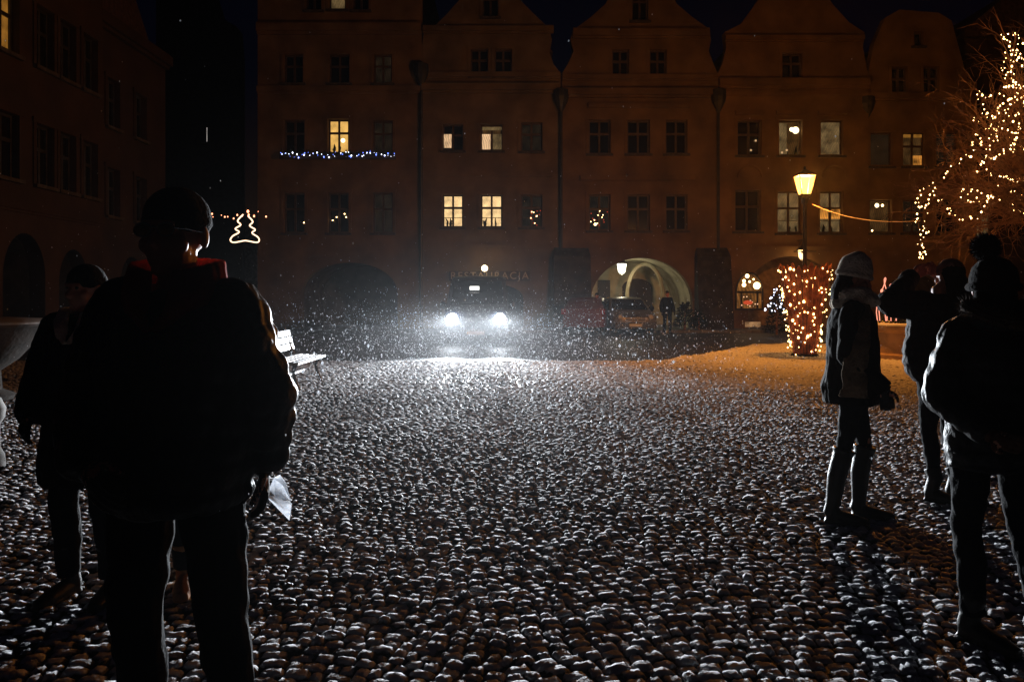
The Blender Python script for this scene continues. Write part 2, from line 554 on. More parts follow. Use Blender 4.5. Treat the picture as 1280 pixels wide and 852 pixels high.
def win_meshes(w, h, style):
    key = (round(w,2), round(h,2), style)
    if key in _wcache: return _wcache[key]
    fr = MB(); t = 0.07; dp = .06
    fr.box(-w/2, 0, 0, -w/2+t, dp, h); fr.box(w/2-t, 0, 0, w/2, dp, h)
    fr.box(-w/2+t, 0, h-t, w/2-t, dp, h); fr.box(-w/2+t, 0, 0, w/2-t, dp, t)
    if style != 'plain':
        zt = h*0.60
        fr.box(-0.045, -.012, t, 0.045, dp-.01, h-t)
        fr.box(-w/2+t, -.008, zt-.05, -0.045, dp-.012, zt+.05); fr.box(0.045, -.008, zt-.05, w/2-t, dp-.012, zt+.05)
        if style == 'bars':
            fr.box(-w/2+t, .004, zt*.5-.012, -0.045, dp-.02, zt*.5+.012); fr.box(0.045, .004, zt*.5-.012, w/2-t, dp-.02, zt*.5+.012)
    pn = MB(); pn.box(-w/2+.02, dp+.002, .02, w/2-.02, dp+.012, h-.02)
    sl = MB(); sl.box(-w/2-.12, -.30, -.10, w/2+.12, -.003, 0.0)
    _wcache[key] = (fr.mesh("window"), pn.mesh("pane"), sl.mesh("sill"))
    return _wcache[key]

def put_window(root, u0, z0, u1, z1, style, lit, recess=0.16, framem=None, sill=True):
    w, h = u1-u0, z1-z0
    a, b, c = win_meshes(w, h, style)
    o = bpy.data.objects.new("window", a.copy()); COL.objects.link(o)
    o.data.materials.append(framem or frame_dark)
    o.parent = root; o.location = ((u0+u1)/2, recess, z0)
    pm = b.copy(); pm.materials.append(WIN[lit])
    p = bpy.data.objects.new("pane", pm); COL.objects.link(p); p.parent = o
    if sill:
        if len(c.materials) == 0: c.materials.append(sill_m)
        s = bpy.data.objects.new("sill", c); COL.objects.link(s); s.parent = o; s.location = (0, -recess+.17, -.005)
    return o

def arch_pts(uc, hw, zs, zt, n=20):
    return [(uc - hw*math.cos(math.pi*i/n), zs + (zt-zs)*math.sin(math.pi*i/n)) for i in range(n+1)]

def house(name, label, loc, rz, left, right, top, wins, arches, bands, wall_m, roof=None, thick=0.45, group=None, framem=None, passage_m=None, depth=3.6, surrounds=True, trim_m=None):
    """left,right in u; top: outline from right to left above the walls; all in the house's own facade plane"""
    root = empty(name, loc, rz, label, "house", group)
    outer = [(left, 0)]
    for (uc, hw, zs, zt) in sorted(arches):
        outer += [(uc-hw, 0)] + arch_pts(uc, hw, zs, zt) + [(uc+hw, 0)]
    outer += [(right, 0)] + list(top)
    holes = [[(a, b), (c, b), (c, d), (a, d)] for (a, b, c, d, st, lt) in wins]
    link("wall", fill_poly(outer, holes, thick), wall_m, root)
    for (a, b, c, d, st, lt) in wins: put_window(root, a, b, c, d, st, lt, framem=framem)
    tm = trim_m or wall_m
    for (a, b, z, h, dp) in bands:
        tr = MB()
        tr.box(a, -dp, z-h/2, b, -.002, z+h/2)
        tr.box(a, -dp*.75, z+h/2, b, -.002, z+h/2+h*.2)
        tr.box(a, -dp*.55, z-h/2-h*.35, b, -.003, z-h/2)
        tr.build("cornice", tm, root)
    if surrounds:
        for (a, b, c, d, st, lt) in wins:
            tr = MB()
            tr.box(a-.13, -.045, b+.0, a-.004, -.002, d+.004); tr.box(c+.004, -.045, b+.0, c+.13, -.002, d+.004)
            tr.box(a-.16, -.06, d+.004, c+.16, -.002, d+.14)
            tr.build("window_surround", tm, root)
    for (uc, hw, zs, zt) in arches:
        ps = MB()
        prof = [(uc-hw, .06)] + arch_pts(uc, hw, zs, zt) + [(uc+hw, .06)]
        n = len(prof); b = len(ps.v)
        for y in (thick+.01, thick+depth):
            for (x_, z_) in prof: ps.v.append((x_*1.0, y, z_))
        for i in range(n-1): ps.f.append((b+i, b+i+1, b+n+i+1, b+n+i))
        ps.f.append(tuple(b+n+i for i in range(n)))
        o = ps.build("arcade_passage", passage_m or wall_m, root)
    if roof:
        rf = MB(); rf.prism(roof, 0.5, 9.5); rf.build("roof", tile_m, root)
    return root

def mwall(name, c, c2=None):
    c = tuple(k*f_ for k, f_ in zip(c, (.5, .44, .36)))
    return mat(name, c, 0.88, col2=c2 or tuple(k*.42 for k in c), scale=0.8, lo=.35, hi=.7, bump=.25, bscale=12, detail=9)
wall_ochre = mwall("plaster_ochre", (0.42, 0.29, 0.15)); wall_sand = mwall("plaster_sand", (0.40, 0.31, 0.20))
wall_rust = mwall("plaster_rust", (0.40, 0.27, 0.13)); wall_red = mwall("plaster_terracotta", (0.48, 0.30, 0.13))
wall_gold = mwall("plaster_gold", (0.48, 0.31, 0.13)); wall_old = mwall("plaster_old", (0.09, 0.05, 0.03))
cream_in = mat("arcade_limewash", (0.34, 0.29, 0.18), 0.9, col2=(0.62, 0.56, 0.40), scale=1.3, lo=.38, hi=.6, bump=.4, bscale=8)
dark_in = mat("arcade_unlit", (0.07, 0.055, 0.04), 0.9, var=.3, scale=1.5)  # passages without a lamp: their shade is put into the dark colour
G_H = "townhouses in a row across the square"

def W(x0, y0, x1, y1, st='cross', lt='dark'): return (U(x0), Z(y1), U(x1), Z(y0), st, lt)
def out(*pts): return [(U(a), Z(b)) for a, b in pts]

h1 = house("townhouse", "tall ochre townhouse left of the row, with blue and white lights on its window ledge", (0, D0, 0), 0, U(322), U(527),
  out((527,-62),(322,-62)),
  [W(355,150,381,191), W(410,149,436,191,'cross','yellow'), W(466,151,491,191,'cross','faint'),
   W(355,241,381,291), W(410,241,436,291), W(466,241,491,291,'cross','faint'),
   W(355,68,379,104), W(411,68,437,104), W(467,68,490,104,'cross','faint'),
   W(382,-26,402,13), W(411,-26,432,12,'plain','dimgrey'), W(441,-26,461,13)],
  [(U(437), (497-377)/2/SC, Z(366), Z(328))],
  [(U(322)+.01, U(527)-.01, Z(36), .35, .28), (U(322)+.01, U(527)-.01, Z(112), .22, .2), (U(322)+.01, U(527)-.01, Z(318), .16, .1)],
  wall_ochre, roof=[(U(322), Z(-62)), (U(527), Z(-62)), (U(425), Z(-150))], group=G_H, passage_m=dark_in)
h2 = house("townhouse", "sandy gabled townhouse behind the van, with a restaurant sign on its front", (0, D0+.02, 0), 0, U(527)+.01, U(701),
  out((701,92),(692,80),(687,66),(690,50),(687,36),(668,18),(650,0),(640,-18),(628,-34),(613,-40),(598,-34),(586,-18),(574,0),(558,18),(544,32),(530,37),(527.4,60)),
  [W(553,155,579,188,'cross','dark'), W(601,155,628,188,'cross','dimbrown'), W(651,153,678,189,'cross','faint'),
   W(553,243,579,284,'bars','peach'), W(601,243,628,284,'bars','peach'), W(651,243,678,284,'bars','faint'),
   W(588,61,610,95), W(618,61,640,95), W(603,-18,623,21)],
  [(U(606), 48/SC, Z(372), Z(353))],
  [(U(529), U(692), Z(37), .22, .2), (U(527)+.02, U(700), Z(94), .2, .16), (U(527)+.02, U(700), Z(110), .3, .3), (U(545), U(690), Z(219), .1, .12), (U(527)+.02, U(700), Z(308), .16, .1)],
  wall_sand, roof=[(U(535), Z(60)), (U(692), Z(60)), (U(613), Z(-25))], group=G_H, passage_m=dark_in)
h3 = house("townhouse", "gabled townhouse with a wide lit archway and a silver car before it", (0, D0, 0), 0, U(702)+.005, U(897),
  out((897,92),(892,80),(886,64),(889,50),(886,36),(866,22),(846,5),(834,-18),(818,-36),(800,-42),(782,-36),(768,-18),(757,5),(738,22),(716,38),(713,50),(717,64),(710,80),(702.3,92)),
  [W(736,150,763,192), W(784,150,812,192), W(832,150,859,192),
   W(736,243,763,288,'cross','faint'), W(784,243,812,288), W(832,243,859,288),
   W(765,62,786,97), W(812,62,833,97), W(790,-16,810,26)],
  [(U(802), 64/SC, Z(378), Z(322))],
  [(U(716), U(886), Z(42), .3, .22), (U(703), U(896), Z(97), .2, .16), (U(703), U(896), Z(116), .28, .3), (U(735), U(862), Z(132), .14, .2), (U(725), U(868), Z(223), .16, .2), (U(703), U(896), Z(308), .16, .1)],
  wall_rust, roof=[(U(716), Z(60)), (U(886), Z(60)), (U(800), Z(-27))], group=G_H, passage_m=cream_in, depth=4.2)
h4 = house("townhouse", "terracotta gabled townhouse behind the street lamp, with a glowing shop window", (0, D0+.03, 0), 0, U(897)+.005, U(1086),
  out((1086,95),(1083,80),(1079,60),(1081,40),(1062,28),(1042,6),(1028,-14),(1010,-30),(990,-34),(970,-30),(956,-14),(944,6),(926,30),(906,40),(908,60),(903,80),(897.4,92)),
  [W(922,150,952,194), W(974,150,1003,194,'plain','dimbrown'), W(1026,150,1054,194,'plain','dimgrey'),
   W(919,237,951,289), W(972,239,1002,291,'bars','dimgrey'), W(1025,239,1054,291,'bars','dimgrey'),
   W(978,66,1003,97)],
  [(U(990), 55/SC, Z(366), Z(320))],
  [(U(906), U(1079), Z(48), .2, .2), (U(898), U(1085), Z(104), .3, .3), (U(898), U(1085), Z(117), .14, .16), (U(898), U(1085), Z(310), .16, .12)]
   + [(U(c-18), U(c+18), Z(141), .12, .16) for c in (937, 988, 1040)],
  wall_red, roof=[(U(908), Z(60)), (U(1079), Z(60)), (U(990), Z(-20))], group=G_H, passage_m=mat("arcade_orange_wash", (0.5,0.33,0.16),.9,var=.2), framem=None)
h5 = house("townhouse", "golden townhouse with a mansard top, right of the terracotta gable", (0, D0+.4, 0), 0, U(1086)+.01, U(1228),
  out((1228,100),(1216,96),(1206,60),(1196,22),(1180,12),(1130,8),(1112,18),(1098,50),(1090,92),(1086.6,98)),
  [W(1134,163,1162,206,'cross','dimbrown'), W(1093,163,1121,206,'plain','faint'), W(1176,163,1204,206,'cross','faint'),
   W(1092,248,1120,290,'plain','dimbrown'), W(1134,248,1162,290,'cross','faint'), W(1176,248,1204,290),
   W(1120,80,1140,116), W(1160,80,1180,116), W(1148,36,1160,54,'plain')],
  [(U(1150), 40/SC, Z(376), Z(340))],
  [(U(1087), U(1227), Z(118), .25, .25), (U(1087), U(1227), Z(207), .12, .1), (U(1087), U(1227), Z(310), .14, .1)],
  wall_gold, roof=[(U(1096), Z(60)), (U(1214), Z(60)), (U(1155), Z(16))], group=G_H, passage_m=dark_in)
h6 = house("townhouse", "plain house at the right end of the row, partly behind the bare tree", (0, D0+1.6, 0), 0, U(1220), U(1400),
  out((1400,30),(1220,34)),
  [W(1242,262,1268,293,'cross','dimgrey'), W(1290,262,1316,293), W(1242,165,1268,205), W(1290,165,1316,205)],
  [], [(U(1220), U(1400), Z(60), .3, .3), (U(1220), U(1400), Z(312), .14, .1)], wall_old,
  roof=[(U(1220), Z(34)), (U(1400), Z(32)), (U(1310), Z(-40))], group=G_H)

# oriel-like trims over the terracotta house's lower windows
for c in (937, 1043):
    m = MB(); m.tube([Vector((a, -.05, b)) for a, b in arch_pts(U(c), .55, Z(222), Z(207), 12)], .045, 6)
    m.build("window_arch", wall_red, h4)

# warm lights and things seen in dark windows
def glow(px, py, r, m, parent, dy=0.12):
    b = MB(); b.ell((U(px), dy, Z(py)), (r, r*.6, r), 8, 6)
    return b.build("window_light", m, parent)
bulb_warm = emis("warm_bulb", (1.0, 0.62, 0.26), 9.0, True)
bulb_white = emis("cool_white_bulb", (0.75, 0.8, 1.0), 5.0, True)
bulb_blue = emis("blue_bulb", (0.12, 0.2, 1.0), 5.0, True)
bulb_red = emis("red_bulb", (1.0, 0.08, 0.03), .7, True)
bulb_pink = emis("pink_tube", (1.0, 0.32, 0.2), 1.6, True)
room_lamp = emis("room_lamp", (1.0, 0.8, 0.45), 3.0, True)
glow(996, 162, .16, room_lamp, h4); glow(991, 161, .1, room_lamp, h4)
glow(428, 175, .1, room_lamp, h1)
for (a, b) in ((1026.5, 183), (946, 175), (940, 187), (979, 190), (985, 187)): glow(a, b, .05, emis("dim_cand", (1,.62,.3), .6, True), h4)
glow(1103, 255, .1, room_lamp, h5); glow(1110, 255, .06, bulb_warm, h5); glow(1097, 287, .04, bulb_warm, h5)
for (a, b) in ((415, 275), (420, 271), (430, 267), (432, 271), (379, 278)): glow(a, b, .028, bulb_warm, h1)
for k in range(16):
    glow(random.uniform(663, 676), random.uniform(262, 282), .022, bulb_red if k % 3 else bulb_warm, h2)
for k in range(14):
    glow(738+random.uniform(0, 22), 262+random.uniform(0, 22), .022, bulb_red if k % 2 else bulb_warm, h3)
glow(744.5, 280, .06, bulb_warm, h3)
# half-lit casements
def part_pane(h, x0, y0, x1, y1, lt):
    b = MB(); b.box(U(x0), .13, Z(y1), U(x1), .15, Z(y0)); b.build("lit_casement", WIN[lt], h)
part_pane(h2, 554.5, 167, 564, 184, 'peach2'); part_pane(h2, 602.5, 167, 613, 186, 'peach2'); part_pane(h2, 616, 167, 627, 186, 'dimgrey')
part_pane(h2, 602.5, 158, 627, 162, 'dimgrey')
part_pane(h4, 975.5, 153, 985, 192, 'dimgrey')
part_pane(h4, 1026.5, 261, 1037, 273, 'orange'); part_pane(h4, 1041, 261, 1052, 273, 'orange')
part_pane(h5, 1149, 192, 1160, 204, 'orange')
part_pane(h5, 1137, 165, 1146, 169, 'amber'); part_pane(h5, 1150, 165, 1160, 169, 'amber')

# flower pots and ornaments standing dark against the lit panes
for (h, x0, x1, yb) in ((h2, 555, 577, 282), (h2, 603, 626, 282), (h2, 604, 626, 186), (h4, 975, 1000, 192), (h4, 974, 1000, 289), (h4, 1027, 1052, 289), (h1, 412, 434, 189)):
    for k in range(random.choice((2, 3))):
        x = random.uniform(x0+2, x1-2); r_ = random.uniform(.05, .09)
        b = MB(); b.lathe((U(x), .205, Z(yb)), [(0,0),(r_*.6,0),(r_*.8,.1),(0,.1)], 10)
        b.tube([(U(x), .205, Z(yb)+.09), (U(x)+random.uniform(-.04,.04), .205, Z(yb)+.2), (U(x)+random.uniform(-.1,.1), .205, Z(yb)+random.uniform(.25,.42))], [r_*.9, r_*.7, .01], 7)
        b.build("pot_plant", mat("pot_plant_dark", (.015,.02,.01), .8), h)

# doors inside the lit archway and its hanging lantern
dd = MB(); dd.box(U(761.5)*1.0, 4.55, .06, U(779), 4.62, Z(347)); dd.build("door", door_m, h3)
dg = MB(); pts = [(U(796), .06)] + [(U(796)+.02, Z(358))] + arch_pts(U(817), 21/SC, Z(358), Z(345), 10) + [(U(838), .06)]
dg.prism(pts, 4.5, 4.63); dg.build("gateway", door_m, h3)
rb = MB(); rb.tube([Vector((a, 2.4, b)) for a, b in arch_pts(U(818), 24/SC, Z(372), Z(327), 14)], .1, 6); rb.build("vault_rib", cream_in, h3)

def lantern(name, label, p, s, glass, wattage, col, hang=0.4, group=None, pend=True):
    root = empty(name, p, 0, label, "lantern", group)
    g = MB(); g.lathe((0,0,0), [(0, -.19*s), (.07*s, -.19*s), (.11*s, -.12*s), (.15*s, .1*s), (.12*s, .12*s), (0, .12*s)], 6); g.build("glass", glass, root)
    f = MB()
    for k in range(6):
        a = 2*math.pi*k/6
        f.bar((.073*s*math.cos(a), .073*s*math.sin(a), -.2*s), (.155*s*math.cos(a), .155*s*math.sin(a), .12*s), .014*s, .014*s)
    f.lathe((0,0,0), [(.19*s, .115*s), (.2*s, .135*s), (.09*s, .22*s), (.03*s, .25*s), (.02*s, .3*s), (0, .3*s)], 6)
    f.lathe((0,0,0), [(0, -.23*s), (.05*s, -.215*s), (.08*s, -.2*s), (.075*s, -.185*s), (0, -.185*s)], 6)
    f.build("frame", pipe_m, root)
    if pend:
        c = MB(); c.tube([(0,0,.3*s), (0,0,.3*s+hang)], .012, 6); c.build("chain", pipe_m, root)
    if wattage:
        ld = bpy.data.lights.new("lantern_light", 'POINT'); ld.energy = wattage; ld.color = col; ld.shadow_soft_size = .06
        lo = bpy.data.objects.new("lantern_light", ld); COL.objects.link(lo); lo.parent = root; lo.location = (0, 0, -.34*s)
    return root
lantern("hanging_lantern", "white-lit lantern hanging in the pale archway behind the silver car", (U(782), D0+1.2, Z(333)), 1.5, emis("lantern_cool_glass", (1.0, .95, .72), 5.0, True), ARCADE_W, (1.0, .92, .62), 1.2)
bk = lantern("wall_lantern", "small warm lantern on a bracket by the lamp post, over the terracotta archway", (U(997), D0-.55, Z(318)), 1.35, emis("lantern_warm_glass", (1.0, .62, .25), 4.0, True), 14.0, (1.0, .6, .25), .25)
bb = MB(); bb.bar((0, 0, .62), (0, .56, .62), .03, .03); bb.bar((0, .1, .62), (0, .56, .25), .02, .02); bb.build("bracket", pipe_m, bk)

# shop window of the terracotta house with its display
sw = empty("shop_window", (0, D0-.02, 0), 0, "arched shop window full of warm lights left of the light-wrapped planter", "shop window")
fr = MB()
U0, U1 = U(921), U(951)
prof_o = arch_pts((U0+U1)/2, (U1-U0)/2+.06, Z(366), Z(341), 14)
fr.tube([Vector((U0-.06, -.06, Z(386)))] + [Vector((a, -.06, b)) for a, b in prof_o] + [Vector((U1+.06, -.06, Z(386)))], .04, 6)
fr.box(U0-.1, -.12, Z(386)-.05, U1+.1, -.01, Z(386)+.03)
fr.box(U0, -.08, Z(365)-.05, U1, -.035, Z(365)+.05)
fr.box(U(926)-.04, -.08, Z(386), U(926)+.04, -.036, Z(365)); fr.box(U(946)-.04, -.08, Z(386), U(946)+.04, -.036, Z(365))
fr.build("frame", pipe_m, sw)
pn = MB(); pn.prism([(U0, Z(386))] + [(U0, Z(366))] + arch_pts((U0+U1)/2, (U1-U0)/2, Z(366), Z(343), 14) + [(U1, Z(386))], -.03, -.012)
pn.build("pane", lit_pane("shop_glow", (1.0, .38, .08), .16, .4, 5, .9), sw)
for (a, b, r, mm) in ((933,345,.09,bulb_warm),(929,351,.07,bulb_warm),(929,356,.09,bulb_warm),(945,357,.16,bulb_warm),(936,352,.05,bulb_warm),(941,349,.04,bulb_warm)):
    e = MB(); e.ell((U(a), -.1, Z(b)), (r, r*.5, r), 8, 6); e.build("display_light", mm, sw)
rd = MB(); rd.ell((U(934), -.1, Z(378)), (.22, .06, .10), 10, 6); rd.build("red_display", emis("red_display", (1.0,.12,.04), .55, True), sw)
for k in range(10):
    e = MB(); e.ell((U(random.uniform(924,948)), -.1, Z(random.uniform(367,384))), (.03,.02,.03), 6, 5); e.build("small_light", emis("shop_small", (1.0,.55,.3), 1.2, True), sw)
cw = MB(); cw.box(U(931), -.05, .13, U(950), -.01, .36)
tag(cw.build("cellar_window", lit_pane("cellar_glow", (1.0,.52,.22), .35, .5, 30, .9), None, loc=(0, D0-.03, 0)), "low glowing cellar window just above the pavement under the shop window", "window")

# dark buttress piers between the houses
for (px, wv, lab) in ((714, 46, "dark stone buttress between the van's house and the lit archway"), (889, 42, "dark stone buttress between the lit archway and the shop window")):
    b = MB(); w = wv/SC; u = U(px)
    b.add([(u-w/2,D0-1.0,.06),(u+w/2,D0-1.0,.06),(u+w/2,D0-.01,.06),(u-w/2,D0-.01,.06),
           (u-w/2,D0-.45,3.3),(u+w/2,D0-.45,3.3),(u+w/2,D0-.01,3.3),(u-w/2,D0-.01,3.3),
           (u-w/2+.08,D0-.05,3.75),(u+w/2-.08,D0-.05,3.75),(u+w/2-.08,D0-.01,3.75),(u-w/2+.08,D0-.01,3.75)],
          [(0,3,2,1),(0,1,5,4),(1,2,6,5),(2,3,7,6),(3,0,4,7),(4,5,9,8),(5,6,10,9),(6,7,11,10),(7,4,8,11),(8,9,10,11)])
    tag(b.build("buttress", mat("dark_buttress_stone", (0.035,0.028,0.022), .9, var=.4, scale=3, bump=.5, bscale=8)), lab, "buttress")

# drainpipes down the party walls
for (px, y0, hh) in ((527, 60, h2), (701, 92, h3), (897, 92, h4), (1086, 98, h5)):
    d = MB(); d.tube([Vector((U(px), -.16, Z(y0+18))), Vector((U(px), -.16, .1))], .07, 8)
    d.lathe((U(px), -.2, Z(y0+34)), [(.08, -.55), (.3, -.1), (.34, .1), (.34, .42), (.0, .42)], 10)
    d.build("drainpipe", pipe_m, hh)
    for z_ in (3.5, 6, 8.5):
        pass

# restaurant sign over the doorway
sg = empty("restaurant_sign", (0, D0-.12, 0), 0, "dark signboard with pale letters reading RESTAURACJA, lit by a small lamp", "sign")
b = MB(); b.box(U(562), -.05, Z(351), U(662), .03, Z(339)); b.build("board", mat("sign_board", (0.03,0.022,0.018), .6, var=.2), sg)
fc = bpy.data.curves.new("lettering", 'FONT'); fc.body = "RESTAURACJA"; fc.size = .46; fc.extrude = .01; fc.align_x = 'CENTER'; fc.align_y = 'CENTER'; fc.space_character = 1.25
fc.materials.append(mat("sign_letters", (0.45, 0.38, 0.28), .5))
_t = bpy.data.objects.new("tmp_text", fc); COL.objects.link(_t)
_dg = bpy.context.evaluated_depsgraph_get(); _dg.update()
fm_ = bpy.data.meshes.new_from_object(_t.evaluated_get(_dg)); bpy.data.objects.remove(_t)
fo = bpy.data.objects.new("lettering", fm_); COL.objects.link(fo); fo.parent = sg
fo.location = (U(612), -.065, Z(345)); fo.rotation_euler = (R(90), 0, 0)
a = MB(); a.tube([(U(606), 0, Z(338)), (U(606), -.25, Z(334)), (U(606), -.55, Z(334)), (U(606), -.6, Z(336))], .02, 6); a.build("lamp_arm", pipe_m, sg)
a = MB(); a.ell((U(606.5), -.6, Z(336)), (.14,.14,.14), 12, 8); a.build("lamp_globe", emis("sign_globe", (1.0,.75,.42), 8, True), sg)
ld = bpy.data.lights.new("sign_light", 'POINT'); ld.energy = 8; ld.color = (1,.72,.4); ld.shadow_soft_size = .1
lo = bpy.data.objects.new("sign_light", ld); COL.objects.link(lo); lo.parent = sg; lo.location = (U(606.5), -.8, Z(336))

# ------------------------------------------------------------------ left side of the square
LX = -13.2
def LY(px): return -LX*F/(640-px)
lw = []
lw += [(19.35, 7.9, 20.3, 9.6, 'cross', 'amber'), (21.05, 7.9, 21.85, 9.6, 'cross', 'dark'), (22.15, 7.9, 22.95, 9.6, 'cross', 'dark'), (23.35, 7.9, 24.15, 9.6, 'cross', 'dark')]
lw += [(19.35, 4.6, 20.3, 6.3, 'cross', 'dark'), (21.05, 4.6, 21.85, 6.3, 'cross', 'dark'), (22.15, 4.6, 22.95, 6.3, 'cross', 'dark'), (23.35, 4.6, 24.15, 6.3, 'cross', 'dark')]
lw += [(17.6, 4.6, 18.5, 6.3, 'cross', 'dark'), (17.6, 7.9, 18.5, 9.6, 'cross', 'dark')]
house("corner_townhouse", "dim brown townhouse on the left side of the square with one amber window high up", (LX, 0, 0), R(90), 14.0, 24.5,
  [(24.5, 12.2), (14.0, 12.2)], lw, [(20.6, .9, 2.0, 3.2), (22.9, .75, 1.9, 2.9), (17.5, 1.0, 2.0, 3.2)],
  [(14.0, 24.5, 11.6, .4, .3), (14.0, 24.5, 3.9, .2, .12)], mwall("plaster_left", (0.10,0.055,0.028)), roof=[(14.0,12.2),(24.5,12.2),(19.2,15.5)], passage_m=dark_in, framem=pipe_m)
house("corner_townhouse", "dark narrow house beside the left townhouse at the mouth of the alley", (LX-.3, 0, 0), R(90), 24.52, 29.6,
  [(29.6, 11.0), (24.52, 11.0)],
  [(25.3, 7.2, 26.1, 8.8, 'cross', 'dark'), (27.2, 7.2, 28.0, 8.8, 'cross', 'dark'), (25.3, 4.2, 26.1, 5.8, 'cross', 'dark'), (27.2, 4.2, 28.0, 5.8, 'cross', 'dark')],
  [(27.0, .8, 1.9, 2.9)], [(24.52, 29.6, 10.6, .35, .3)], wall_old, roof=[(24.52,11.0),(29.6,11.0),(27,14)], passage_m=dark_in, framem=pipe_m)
# tall dark building closing the alley
td = 46.0
def TU(px): return (px-640)/F*td
def TZ(py): return HC+(HY-py)/F*td
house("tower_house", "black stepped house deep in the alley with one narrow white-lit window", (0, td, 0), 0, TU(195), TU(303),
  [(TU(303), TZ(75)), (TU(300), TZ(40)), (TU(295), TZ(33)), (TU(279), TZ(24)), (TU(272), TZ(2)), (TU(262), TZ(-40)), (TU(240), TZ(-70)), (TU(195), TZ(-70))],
  [(TU(255.3), TZ(178), TU(259), TZ(157), 'plain', 'white')], [], [], mat("silhouette_stone", (0.012,0.011,0.012), .9, var=.3), surrounds=False)  # night silhouette: the missing light is put into the near-black colour
house("alley_house", "grey house far down the alley behind the hanging light tree", (0, td+12, 0), 0, (150-640)/F*58, (345-640)/F*58,
  [((345-640)/F*58, HC+(HY-268)/F*58), ((150-640)/F*58, HC+(HY-268)/F*58)], [], [(-19.4, .6, 2.0, 2.6)], [], mat("alley_grey", (0.2,0.19,0.17), .9, var=.3), surrounds=False, passage_m=dark_in)
# ------------------------------------------------------------------ vehicles
rubber = mat("tyre_rubber", (0.012, 0.012, 0.013), 0.8)
steel = mat("wheel_steel", (0.3, 0.3, 0.32), 0.4, metal=.8)
car_glass = mat("car_glass", (0.01, 0.012, 0.016), 0.06, spec=.7)
black_trim = mat("black_trim", (0.015, 0.015, 0.016), 0.5)
head_glass = mat("headlight_glass", (0.5, 0.5, 0.52), 0.1, spec=.8)

